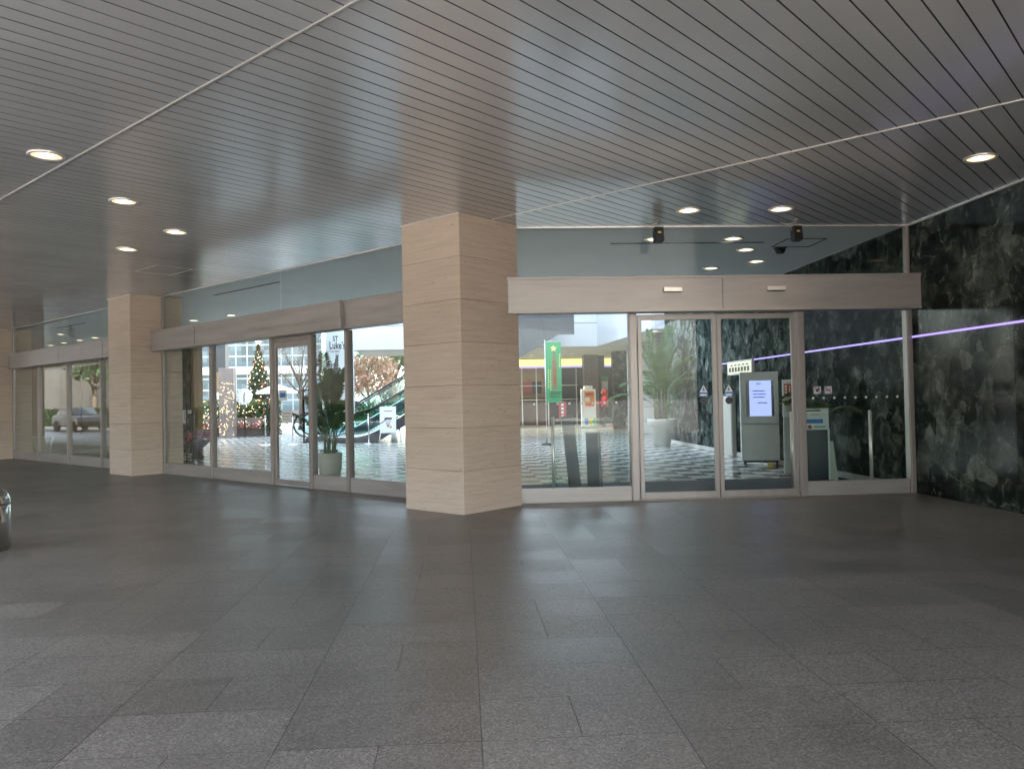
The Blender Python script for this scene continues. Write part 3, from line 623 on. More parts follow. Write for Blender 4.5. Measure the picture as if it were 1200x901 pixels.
# --- shop windows on the diagonal front
def shop_front(u_right, u_left, mulls, label, beam_segs, group, door_span=None, posts=True):
    e = empty('glass_shopfront', UV(0, VG), -PI/4, label, 'shopfront', group)
    # local x = -u, local y = v - VG
    for (a, c, yf, z0, z1) in beam_segs:
        b = MB(); front_beam(b, -a+0.003, -c-0.003, yf, z0, z1); hb = b.build('header_beam', M['steel'], e, 0.003)
        if a-c > 2.4 and z1-z0 > 0.3:
            b = MB(); xm = -(a+c)/2; b.box(xm, xm+0.006, yf-0.0025, yf+0.01, z0+0.025, z1-0.035); b.build('seam', M['joint'], hb)
    edges = [u_left] + mulls + [u_right]
    b = MB(); n = 3
    for i in range(2):
        a = -u_left + (u_left-u_right)*(0 if i == 0 else 0.52); c = -u_left + (u_left-u_right)*(0.515 if i == 0 else 1)
        b.box(a+0.06 if i == 0 else a, c, -0.006, 0.006, 2.93, CEIL)
    b.build('transom_window', M['transom'], e)
    b = MB(); b.box(-u_left, -u_right, -0.03, 0.03, 2.90, 2.93); b.build('transom_rail', M['frame'], e)
    b = MB(); b.box(-u_left+0.006, -u_left+0.06, -0.035, 0.035, 0, 2.47); b.box(-u_left+0.006, -u_left+0.06, -0.035, 0.035, 2.93, CEIL); b.build('mullion', M['frame'], e, 0.002)
    for i, u in enumerate(mulls):
        b = MB(); b.box(-u-0.04, -u+0.04, -0.05, 0.05, 0, 2.47); b.box(-u-0.028, -u+0.028, -0.062, -0.05, 0, 2.47); b.build('mullion', M['frame'], e, 0.003)
    doors = None
    for i in range(len(edges)-1):
        x0, x1 = -edges[i]+(0.062 if i == 0 else 0.042), -edges[i+1]-(0.042 if i < len(edges)-2 else 0)
        if door_span == i:
            b = MB(); t = 0.06
            b.box(x0, x0+t, -0.025, 0.025, 0.012, 2.40); b.box(x1-t, x1, -0.025, 0.025, 0.012, 2.40)
            b.box(x0+t, x1-t, -0.025, 0.025, 2.30, 2.40); b.box(x0+t, x1-t, -0.025, 0.025, 0.012, 0.10)
            b.box(x0, x1, -0.03, 0.03, 2.405, 2.47)
            o = b.build('swing_door', M['frame'], e, 0.003); doors = o
            b = MB(); b.box(x0+t, x1-t, -0.005, 0.005, 0.10, 2.30); b.build('pane', M['glass'], o)
            for sd in (-1, 1):
                b = MB(); xh = x1-0.10; yh = sd*0.085
                b.tube([(xh, yh, 0.72), (xh, yh, 1.60)], 0.014, 10, 0); b.tube([(xh, yh, 0.9), (xh, yh, 1.42)], 0.019, 10, 1)
                for z in (0.74, 1.58): b.tube([(xh, yh, z), (x1-0.03, sd*0.026, z)], 0.010, 8, 1)
                b.build('pull_handle', [M['chrome'], M['black']], o)
            b = MB(); b.box(x0+0.20, x0+0.50, -0.008, -0.006, 1.05, 1.26); b.box(x0+0.24, x0+0.46, -0.009, -0.008, 1.20, 1.21, 1); b.box(x0+0.24, x0+0.44, -0.009, -0.008, 1.15, 1.158, 1); b.box(x0+0.24, x0+0.45, -0.009, -0.008, 1.10, 1.108, 1)
            b.build('paper_notice', [M['paper'], M['ink']], o)
            b = MB(); b.box(x0+0.12, x0+0.36, -0.008, -0.006, 1.42, 1.60); b.box(x0+0.16, x0+0.32, -0.009, -0.008, 1.47, 1.55, 1); b.build('blue_notice', [M['paper'], M['ink_blue']], o)
        else:
            b = MB(); b.box(x0, x1, -0.035, 0.035, 0, 0.22); b.build('bottom_rail', M['steel'], e, 0.004)
            b = MB(); b.box(x0, x1, -0.006, 0.006, 0.22, 2.47); b.build('glass_panel', M['glass'], e)
    return e
SG = 'shop window bays between travertine pillars'
shop_front(P1+PW-0.02, P2-0.005, [14.10, 12.04, 10.90, 9.95], 'shop window bay with a glass swing door and potted palm behind it',
    [(15.98, 12.42, -0.30, 2.47, 2.87), (12.42, 9.73, -0.30, 2.47, 2.63), (12.42, 9.73, -0.312, 2.634, 2.875), (9.73, P1+PW-0.02, -0.24, 2.47, 2.87)], SG, 3-1)
shop_front(P2+PW-0.02, P3-0.005, [23.2, 21.14, 19.12], 'shop window bay at the far left with dark reflections in its glass',
    [(24.62, 22.3, -0.30, 2.47, 2.87), (22.3, 19.6, -0.30, 2.472, 2.868), (19.6, P2+PW-0.02, -0.30, 2.47, 2.87)], SG)

# ------------------------------------------------------------------ downlights
def downlight(p, label, r=0.145, mat='bulb', power=26, group='recessed ceiling downlights'):
    e = empty('ceiling_downlight', (p[0], p[1], p[2]), 0, label, 'downlight', group)
    MB().lathe([(r*0.80, 0.002), (r*0.82, -0.010), (r*0.95, -0.014), (r, -0.008), (r, 0.004)], 32).build('trim_ring', M['trimline'], e)
    MB().lathe([(r*0.58, -0.0052), (r*0.70, -0.0045), (r*0.80, -0.003), (r*0.80, 0.002)], 28).build('reflector', M['reflector'], e)
    MB().lathe([(0.001, -0.009), (r*0.35, -0.008), (r*0.57, -0.0055)], 24).build('lamp', M[mat], e)
    if power:
        l = bpy.data.lights.new('downlight_lamp', 'SPOT'); l.energy = power*LAMP*0.3; l.color = (1, 0.84, 0.62); l.spot_size = R(110); l.spot_blend = 0.9; l.shadow_soft_size = 0.08
        lo = bpy.data.objects.new('downlight_lamp', l); COL.objects.link(lo); lo.parent = e; lo.location = (0, 0, -0.04)
    return e
G1 = 'recessed downlights in the slatted canopy ceiling'
for (x, y), lb, mt in (
    ((-3.643, 7.272), 'largest warm downlight at the left, above the ceiling strip', 'bulb'),
    ((-3.648, 8.909), 'warm downlight just below the long ceiling strip on the left', 'bulb'),
    ((-3.649, 10.496), 'warm downlight on the left closest to the window bay with the swing door', 'bulb'),
    ((-4.713, 11.608), 'warm downlight lowest in the photo among those on the left slats', 'bulb'),
    ((5.04, 7.383), 'warm downlight in the slats close to the marble wall', 'bulb'),
    ((2.769, 9.462), 'bright white downlight in the slats by the first black floodlight', 'bulb_cool'),
    ((3.893, 9.422), 'bright white downlight in the slats by the floodlight closer to the marble', 'bulb_cool')):
    downlight((x, y, CEIL-0.001), lb, 0.15, mt, 24, G1)
G2 = 'downlights in the lobby ceiling behind the glass'
for (x, y), lb in (
    ((2.78, 11.23), 'lobby downlight seen through the transom below the first floodlight'),
    ((3.929, 11.243), 'lobby downlight through the transom below the second floodlight'),
    ((4.432, 12.115), 'middle lobby downlight of the trailing three behind the entrance transom'),
    ((4.999, 13.175), 'small lobby downlight closest to the marble behind the entrance transom'),
    ((4.423, 13.839), 'lobby downlight just above the entrance beam, on the glass joint')):
    downlight((x, y, CEIL+0.010), lb, 0.15, 'bulb', 9, G2)
for (u, v), lb in (((18.44, 10.32), 'lobby downlight just above the beam of the swing door bay, right of two'),
                   ((20.13, 10.2), 'lobby downlight just above the beam of the swing door bay, left of two'),
                   ((26.11, 9.04), 'bright lobby downlight in the middle of the far bay transom'),
                   ((26.82, 10.3), 'lobby downlight above the far bay beam, closest to the pillar'),
                   ((28.07, 10.3), 'lobby downlight above the far bay beam, second from the pillar'),
                   ((29.44, 10.3), 'lobby downlight above the far bay beam, third from the pillar'),
                   ((30.83, 10.35), 'lobby downlight above the far bay beam, fourth from the pillar')):
    downlight(UV(u, v, CEIL+0.010), lb, 0.15, 'bulb', 9, G2)

# ------------------------------------------------------------------ black floodlights hung by the entrance, camera at the left
for (x, y), lb in (((2.53, 10.02), 'small black floodlight hung from the slats, further from the marble'), ((4.33, 10.0), 'small black floodlight hung from the slats, nearer the marble')):
    e = empty('floodlight', (x, y, CEIL), R(6), lb, 'floodlight', 'black floodlights above the sliding doors')
    b = MB(); b.lathe([(0.001, -0.02), (0.04, -0.02), (0.04, 0.0)], 16); b.tube([(0, 0, -0.02), (0, 0, -0.06)], 0.009, 8)
    b.tube([(-0.07, 0, -0.14), (-0.07, 0, -0.062), (0.07, 0, -0.062), (0.07, 0, -0.14)], 0.007, 6); b.build('bracket', M['frame'], e)
    b = MB(); b.tube([(0, 0.01, -0.03), (-0.09, 0.06, -0.05), (-0.14, 0.16, -0.01)], 0.005, 6); b.build('cable', M['trimline'], e)
    b = MB(); Tm = Matrix.Translation((0, 0, -0.175)) @ Matrix.Rotation(R(-8), 4, 'X')
    b.box(-0.058, 0.058, -0.05, 0.05, -0.10, 0.085, 0, Tm); b.box(-0.05, 0.05, -0.03, 0.06, -0.098, -0.0905, 0, Tm)
    for k in range(4): b.box(-0.05, 0.05, 0.0505, 0.058, -0.07+k*0.035, -0.058+k*0.035, 0, Tm)
    h = b.build('housing', M['black'], e, 0.002, 1)
    b = MB(); b.box(-0.022, 0.022, -0.053, -0.0505, 0.0, 0.022, 0, Tm); b.build('rating_plate', M['gold'], h)
e = empty('dome_camera', UV(24.3, 6.3, CEIL), 0, 'white ball security camera under the slats at the left edge', 'security camera')
MB().lathe([(0.001, -0.06), (0.05, -0.06), (0.075, -0.03), (0.08, 0.0)], 20).build('mount', M['white_paint'], e)
MB().ball((0, 0, -0.13), 0.10, 0, 18, 12).build('shell', M['white_paint'], e)
MB().ball((0.02, -0.05, -0.185), 0.055, 0, 14, 10).build('lens', M['black'], e)

# ------------------------------------------------------------------ steel litter bin at the left edge
e = empty('litter_bin', (-4.64, 8.02, 0), 0, 'round polished steel litter bin with domed top at the left edge', 'bin')
rb = 0.235
MB().lathe([(rb*0.96, 0.0), (rb*0.96, 0.02), (rb, 0.022), (rb, 0.43), (rb*0.985, 0.433), (rb*0.985, 0.438), (rb, 0.441), (rb, 0.46)], 48).build('body', M['chrome'], e)
MB().lathe([(rb+0.002, 0.461), (rb*0.99, 0.50), (rb*0.90, 0.55), (rb*0.72, 0.585), (rb*0.42, 0.605), (0.001, 0.61)], 48).build('dome_lid', M['chrome'], e)
b = MB()
for i in range(9):
    a0 = R(-150+i*6.5); a1 = R(-150+(i+1)*6.5); r1 = rb+0.003
    b.add([(r1*math.cos(a0), r1*math.sin(a0), 0.30), (r1*math.cos(a1), r1*math.sin(a1), 0.30), (r1*math.cos(a1), r1*math.sin(a1), 0.42), (r1*math.cos(a0), r1*math.sin(a0), 0.42)], [(0, 1, 2, 3)])
b.build('opening', M['black'], e)

# ------------------------------------------------------------------ inside the entrance
b = MB(); b.box(0.9, XM-0.03, YF+0.10, YF+2.25, -0.003, 0.004); 
tag(b.build('door_mat', M['mat']), 'long dark grey entrance mat lying just inside the sliding doors', 'mat')
def barrier(x0, x1, Y, label, both=True):
    e = empty('glass_barrier', (x0, Y, 0), 0, label, 'barrier', 'waist high glass barriers beside the sliding doors')
    w = x1-x0
    for x in ((0, w) if both else (w,)):
        b = MB(); b.tube([(x, 0, 0), (x, 0, 1.10)], 0.024, 16); b.lathe([(0.001, 1.112), (0.015, 1.11), (0.024, 1.10)], 16, (x, 0, 0)); b.lathe([(0.045, 0.004), (0.045, 0.012), (0.025, 0.016)], 16, (x, 0, 0)); b.build('post', M['satin'], e)
    b = MB(); b.box(0.03, w-0.03, -0.005, 0.005, 0.08, 1.08); b.build('glass_panel', M['clear'], e)
    return e
bl = barrier(1.235, 2.32, 11.0, 'glass barrier on steel posts beside the travertine pillar')
b = MB(); b.box(2.32-1.235-0.035, 2.32-1.235+0.035, -0.034, -0.028, 0.80, 0.92); b.disc((1.085, -0.0355, 0.865), 0.026, 'y', 16, 0.002, 1); b.build('no_smoking_sticker', [M['paper'], M['red']], bl)
barrier(4.62, 5.76, 11.0, 'glass barrier on a steel post beside the marble wall', True)
# boards left by the barrier
e = empty('leaning_board', (1.60, 11.42, 0), R(20), 'tall pale grey board leaning inside the glass beside the steel post', 'board')
b = MB(); b.box(-0.10, 0.09, -0.015, 0.015, 0.05, 1.12, 0, Matrix.Rotation(R(-6), 4, 'Y')); b.build('panel', M['grey_panel'], e, 0.004)
b = MB(); b.box(-0.30, 0.02, -0.16, 0.16, 0.004, 0.03); b.build('foot', M['black'], e, 0.004)
e = empty('dark_board', (1.86, 11.35, 0), R(-28), 'shorter dark slate board with a pale edge standing inside the glass', 'board')
b = MB(); b.box(-0.10, 0.085, -0.02, 0.02, 0.03, 0.86, 0, Matrix.Rotation(R(-1), 4, 'Y')); b.build('panel', M['kiosk_dark'], e, 0.004)
b = MB(); b.box(0.087, 0.105, -0.024, 0.024, 0.03, 0.87, 0, Matrix.Rotation(R(-1), 4, 'Y')); b.box(-0.10, 0.105, -0.024, 0.024, 0.861, 0.875, 0, Matrix.Rotation(R(-1), 4, 'Y')); b.build('edge_frame', M['frame'], e)
b = MB(); b.box(-0.2, 0.16, -0.14, 0.14, 0.004, 0.028); b.build('foot', M['black'], e, 0.004)

# ------------------------------------------------------------------ palms
def frond(base, az, length, rise, droop, mat, parent, leaf=0.30, n=38, thick=0.008):
    b = MB(); d = Vector((math.cos(az), math.sin(az), 0)); pts = []
    for i in range(n+1):
        t = i/n
        r = length*(t*(0.35+0.65*(1-math.cos(rise))) if False else t)
        h = length*(math.sin(rise)*t*1.15 - droop*t*t*1.0)
        pts.append(Vector(base) + d*(length*t*math.cos(rise)) + Vector((0, 0, h)))
    b.tube(pts, [thick*(1-0.8*i/n) for i in range(n+1)], 5)
    if n < 36: pass
    side = Vector((-d.y, d.x, 0))
    for i in range(8, n+1):
        t = i/n; L = leaf*(0.55+0.75*math.sin(PI*min(1, (t-0.12)/0.95)))*random.uniform(0.85, 1.1)
        tang = (pts[min(i+1, n)]-pts[max(i-1, 0)]).normalized()
        for s in (-1, 1):
            dirv = (side*s*0.85 + tang*0.75 + Vector((0, 0, random.uniform(-0.05, 0.12)))).normalized()
            tip = pts[i]+dirv*L+Vector((0, 0, -0.32*L)); mid = pts[i]+dirv*L*0.5+Vector((0, 0, -0.06*L))
            wv = tang*0.0115+Vector((0, 0, 0.003)); 
            p = pts[i]
            b.add([p-wv*0.5, p+wv*0.5, mid+wv, mid-wv, tip], [(0, 1, 2, 3), (3, 2, 4)])
    return b.build('frond', mat, parent)
def pot_lathe(kind):
    if kind == 'rim':   # flared pot with a thick rim band
        return [(0.20, 0.0), (0.215, 0.01), (0.305, 0.55), (0.345, 0.56), (0.385, 0.565), (0.40, 0.72), (0.40, 0.745), (0.375, 0.75), (0.36, 0.74), (0.35, 0.66)], 0.66, 0.35
    return [(0.155, 0.0), (0.17, 0.008), (0.20, 0.22), (0.215, 0.46), (0.215, 0.475), (0.195, 0.475), (0.19, 0.42)], 0.42, 0.19
def palm(loc, label, kind, potm, lm, fr, zs):
    e = empty('potted_palm', loc, 0, label, 'potted plant', 'potted palms in the lobby')
    prof, sz, sr = pot_lathe(kind)
    MB().lathe(prof, 40).build('pot', potm, e)
    MB().lathe([(0.001, sz+0.015), (sr*0.6, sz+0.012), (sr, sz)], 24).build('soil', M['soil'], e)
    for k in range(7):
        a = 2*PI*k/7; r0 = sr*0.45
        MB().tube([(r0*math.cos(a), r0*math.sin(a), sz), (r0*1.2*math.cos(a), r0*1.2*math.sin(a), sz+zs*0.55), (r0*1.6*math.cos(a), r0*1.6*math.sin(a), sz+zs)], [0.02, 0.016, 0.010], 7).build('stem', M['stem'], e)
    for (az, L, rise, droop, z0) in fr:
        frond((0.06*math.cos(az), 0.06*math.sin(az), sz+z0), az, L, rise, droop, lm, e, leaf=0.11+0.08*L)
    return e
fr = []
for k in range(24):
    az = 2.39996*k + random.uniform(-0.3, 0.3); q = k/23
    fr.append((az, 1.55+0.6*random.random(), R(82-40*q+random.uniform(-8, 8)), 0.30+0.36*q*random.uniform(0.8, 1.2), 1.0-0.75*q))
palm((5.43, 21.6, 0), 'tall green palm in a big rimmed white pot inside the sliding doors', 'rim', M['pot_white'], M['palm'], fr, 0.95)
fr = []
for k in range(15):
    az = 2.39996*k + random.uniform(-0.3, 0.3); q = k/14
    fr.append((az, 0.85+0.35*random.random(), R(88-34*q+random.uniform(-6, 6)), 0.14+0.30*q*random.uniform(0.7, 1.2), 0.75-0.6*q))
palm((-2.38, 14.45, 0), 'dark leaved palm in a round beige pot behind the shop window', 'round', M['pot_beige'], M['palm_dark'], fr, 0.5)
# third palm: low tub near the posters, its fronds hang before them
fr = [(R(a), 0.95, R(68-5*i), 0.6, 0.5) for i, a in enumerate((185, 150, 215, 120, 250, 300, 40))]
palm((5.62, 12.35, 0), 'small dark palm between the digital kiosk and the marble wall', 'round', M['pot_beige'], M['palm_dark'], fr, 0.55)

# ------------------------------------------------------------------ digital signage kiosk and stands by the marble wall
e = empty('digital_kiosk', (5.38, 15.2, 0), R(-16), 'free standing grey kiosk with a lit screen beside the marble wall', 'kiosk')
b = MB(); b.box(0, 0.72, 0, 0.34, 0.80, 1.80); b.box(0, 0.72, 0, 0.34, 0.09, 0.792); bd = b.build('cabinet', M['kiosk'], e, 0.012)
b = MB(); b.box(0.03, 0.69, 0.02, 0.32, 0.05, 0.09); b.build('plinth', M['black'], e)
b = MB(); b.box(0.10, 0.62, -0.006, 0.004, 0.94, 1.64); b.build('bezel', M['kiosk_dark'], bd)
b = MB(); b.box(0.165, 0.57, -0.010, -0.0062, 0.945, 1.632); sc_ = b.build('screen', M['screen'], e)
b = MB()
for z, x0, x1, mi in ((1.56, 0.30, 0.38, 0), (1.42, 0.23, 0.46, 0), (1.36, 0.23, 0.47, 1), (1.30, 0.23, 0.45, 0), (1.19, 0.32, 0.50, 0)):
    x = x0
    while x < x1-0.01: b.box(x, x+0.016, -0.012, -0.0102, z, z+0.022, mi); x += 0.022
b.build('screen_text', [M['screen_ink'], M['screen_blue']], sc_)
for x in (0.07, 0.65):
    for y in (0.05, 0.29):
        b = MB(); b.tube([(x-0.015, y, 0.027), (x+0.015, y, 0.027)], 0.025, 12); b.build('caster', M['black'], e)
b = MB(); b.box(0.46, 0.56, -0.10, -0.02, 0.0, 0.05); b.tube([(0.72, 0.1, 0.06), (0.95, 0.0, 0.03), (1.0, -0.4, 0.006)], 0.012, 6); b.build('power_plug', M['ink_yellow'], e)
# lit menu board and pale cabinet on the wall behind
e = empty('menu_light_box', (XM, 17.2, 1.75), 0, 'pale lit information board fixed to the marble above the kiosk', 'light box')
b = MB(); b.box(-0.06, -0.002, -1.0, 0.55, 0.05, 0.36); b.build('frame', M['pot_beige'], e, 0.006)
b = MB(); b.box(-0.066, -0.0602, -0.95, 0.5, 0.08, 0.33); pn = b.build('panel', M['menu'], e)
b = MB()
for i in range(7): b.box(-0.069, -0.0662, -0.85+i*0.19, -0.72+i*0.19, 0.12, 0.22)
for i in range(5): b.box(-0.069, -0.0662, -0.8+i*0.24, -0.66+i*0.24, 0.25, 0.28)
b.build('pictures', M['dark_wood'], pn)
e = empty('pale_cabinet', (XM, 17.7, 0), 0, 'narrow pale cabinet against the marble behind the digital kiosk', 'cabinet')
b = MB(); b.box(-0.10, -0.002, -0.28, 0.28, 0.0, 1.36); bd = b.build('carcass', M['pot_beige'], e, 0.006)
b = MB(); b.box(-0.112, -0.1005, -0.26, 0.26, 0.05, 1.33); b.build('door', M['pot_beige'], e, 0.004)
# poster stand
e = empty('poster_stand', (5.50, 13.05, 0), R(-10), 'grey stand holding a red poster above a white printed notice', 'poster stand')
b = MB(); b.prism([(-0.16, 0.0), (0.17, 0.0), (0.125, 0.98), (-0.15, 0.98)], -0.02, 0.02, 0, Matrix.Rotation(PI/2, 4, 'X')); b.build('stand_panel', M['kiosk'], e, 0.004)
b = MB(); b.box(-0.16, 0.125, -0.012, 0.012, 0.982, 1.60); bp_ = b.build('poster_board', M['paper'], e)
b = MB(); b.box(-0.135, 0.105, -0.0145, -0.0122, 1.31, 1.53); rp = b.build('red_poster', M['brown_red'], bp_)
b = MB()
for k in range(3): b.box(-0.12, -0.085, -0.0165, -0.0147, 1.47-k*0.05, 1.505-k*0.05)
for k in range(3): b.box(-0.05+k*0.045, -0.035+k*0.045, -0.0165, -0.0147, 1.36, 1.50-0.03*k)
b.box(-0.04, 0.09, -0.0165, -0.0147, 1.325, 1.345); b.build('lettering', M['paper'], rp)
b = MB(); b.box(-0.13, 0.10, -0.0145, -0.0122, 1.275, 1.29, 1)
for k in range(6): b.box(-0.11, 0.04+0.03*(k % 2), -0.0145, -0.0122, 1.24-k*0.034, 1.25-k*0.034)
b.build('notice_text', [M['ink'], M['red']], bp_)
b = MB(); b.box(-0.28, 0.30, -0.18, 0.18, 0.004, 0.03); b.build('base', M['frame'], e, 0.004)
e = empty('notice_stand', (5.43, 12.0, 0), R(-8), 'dark sided notice stand with a white printed sheet behind the fixed glass', 'notice stand')
b = MB(); b.box(-0.24, 0.155, -0.02, 0.02, 0.03, 0.80); b.build('panel', M['kiosk_dark'], e, 0.004)
b = MB(); b.box(0.158, 0.185, -0.026, 0.026, 0.03, 0.82); b.box(-0.27, -0.243, -0.026, 0.026, 0.03, 0.82); b.build('edge_frame', M['paper'], e)
b = MB(); b.box(-0.26, 0.175, -0.028, -0.0215, 0.80, 1.13); nt_ = b.build('notice', M['paper'], e)
b = MB(); b.box(-0.16, 0.06, -0.030, -0.0283, 1.085, 1.105); b.box(-0.10, 0.04, -0.030, -0.0283, 1.02, 1.045, 2); b.box(-0.20, 0.09, -0.030, -0.0283, 0.90, 0.965, 1); b.disc((-0.11, -0.0292, 0.845), 0.032, 'y', 20, 0.0016, 3); b.box(-0.05, 0.13, -0.030, -0.0283, 0.84, 0.855)
b.build('print', [M['ink'], M['ink_blue'], M['sticker'], M['red']], nt_)
b = MB(); b.prism([(0.19, 0.0), (0.30, 0.0), (0.24, 0.62), (0.19, 0.62)], -0.012, 0.012, 0, Matrix.Rotation(PI/2, 4, 'X')); b.build('side_wing', M['pot_beige'], e)
b = MB(); b.box(-0.28, 0.22, -0.16, 0.16, 0.004, 0.03); b.build('base', M['dark_metal'], e)

# ------------------------------------------------------------------ back of the lobby: shopfront, columns, balcony, escalator
e = empty('upper_balcony', (0, 0, 0), 0, 'white fronted upper floor balcony across the back of the lobby', 'balcony')
b = MB(); poly = [(-4.2, 31), (5.35, 31), (5.75, 23.55), (12, 23.55), (12, 44), (-4.2, 44)]
poly = [(-4.2, 31), (5.35, 31), (5.75, 23.55), (12, 23.55), (12, 44), (0.5, 44), (0.5, 35.5), (-4.2, 35.5)]
b.prism(poly, 3.40, 3.7); b.build('soffit', M['cream'], e)
b = MB()
for (p, q) in zip(poly[:3], poly[1:4]):
    p, q = Vector((*p, 0)), Vector((*q, 0)); d = (q-p).normalized(); n = Vector((d.y, -d.x, 0))
    b.prism([tuple((p+n*0.06)[:2]), tuple((q+n*0.06)[:2]), tuple((q-n*0.12)[:2]), tuple((p-n*0.12)[:2])], 3.39, 6.6)
b.build('fascia', M['fascia'], e)
b = MB()
for z in (4.3, 5.3): b.box(-4.2, 5.29, 30.934, 30.9395, z, z+0.02)
b.build('joint', M['grey_panel'], e)
for (x, y), lb in (((5.98, 24.4), 'warm downlight under the balcony above the tall palm, right of two'), ((5.92, 27.4), 'warm downlight under the balcony above the tall palm, left of two'), ((3.4, 32.0), 'warm downlight under the balcony behind the escalator'), ((3.2, 36.6), 'added warm downlight under the balcony in front of the wood panels'), ((5.0, 36.0), 'added warm downlight under the balcony above the white poster kiosk'), ((7.6, 35.6), 'added warm downlight under the balcony above the walking person')):  # last three are added lamps, to warm and brighten the shop
    downlight((x, y, 3.398), lb, 0.14, 'bulb', 420 if y > 30 else 60, 'warm downlights under the balcony')

e = empty('shop_interior_front', (0, 39.0, 0), 0, 'lit shop across the lobby with a yellow band above wood panels', 'shop')
b = MB(); b.box(-0.4, 11.5, 0.12, 0.3, 0, 3.4); b.build('wall', M['beige'], e)
b = MB(); b.box(0.5, 11.0, 0.0, 0.118, 2.98, 3.32); b.build('light_band', M['warm_band'], e)
b = MB(); b.box(0.5, 11.0, -0.02, 0.0, 2.90, 2.955); b.build('violet_strip', M['purple'], e)
b = MB(); b.box(0.6, 4.0, 0.02, 0.118, 1.45, 2.88); wp = b.build('wood_panel', M['wood'], e)
b = MB(); b.box(0.6, 4.1, -0.35, 0.118, 0.2, 1.40); b.box(0.55, 4.15, -0.38, 0.118, 1.40, 1.44); b.build('counter', M['dark_wood'], e)
b = MB(); b.box(4.15, 11.0, 0.02, 0.118, 0.05, 2.88); b.build('window', M['car_glass'], e)
b = MB(); b.box(2.95, 3.38, -0.01, 0.018, 1.65, 2.22); b.build('red_sign', M['brown_red'], e)
b = MB(); b.box(3.40, 3.86, -0.01, 0.018, 1.65, 2.22); b.build('dark_sign', M['dark_metal'], e)
b = MB()
for x in (2.85, 3.55, 4.12, 4.75, 5.5): b.box(x, x+0.05, -0.45, -0.40, 0, 2.88)
for z in (1.32, 2.0): b.box(0.6, 5.6, -0.47, -0.4505, z, z+0.035)
b.build('glazing_bar', M['trimline'], e)
b = MB(); b.box(0.3, 11.2, -0.6, -0.1, 0, 0.10); b.build('plinth', M['pinkstone'], e)
e = empty('brown_tiled_column', (6.09, 37.6, 0), 0, 'broad brown tiled column behind the white poster kiosk', 'column')
b = MB(); b.box(-0.36, 0.32, -0.3, 0.3, 0, 3.4); b.build('shaft', M['brown_tile'], e)
e = empty('black_column', (6.66, 38.1, 0), 0, 'slim black column standing next to the brown tiled column', 'column')
b = MB(); b.box(-0.15, 0.15, -0.15, 0.15, 0, 3.4); b.build('shaft', M['dark_metal'], e)
b = MB(); b.box(0.0, 0.30, -0.17, -0.152, 2.2, 2.42, 0); b.box(0.0, 0.30, -0.17, -0.152, 1.72, 2.18, 1); b.box(0.0, 0.30, -0.17, -0.152, 1.25, 1.68, 2); b.build('posters', [M['ink_green'], M['paper'], M['ink_orange']], e)
e = empty('marble_pier', (6.93, 34.8, 0), 0, 'dark speckled marble pier under the balcony left of the sliding doors', 'column')
b = MB(); b.box(-0.32, 0.30, -0.3, 0.3, 0, 3.4); b.build('shaft', M['marble'], e)
e = empty('pale_stone_wall', (6.1, 29.0, 0), 0, 'pale jointed stone wall seen behind the tall palm', 'wall')
b = MB(); b.box(0, 5, 0, 0.3, 0, 3.4); b.build('stone_face', M['pale_stone'], e)
e = empty('brown_column', (6.55, 25.4, 0), 0, 'brown tiled column between pale stone and marble behind the palm', 'column')
b = MB(); b.box(-0.35, 0.5, -0.3, 0.3, 0, 3.4); b.build('shaft', M['brown_tile'], e)

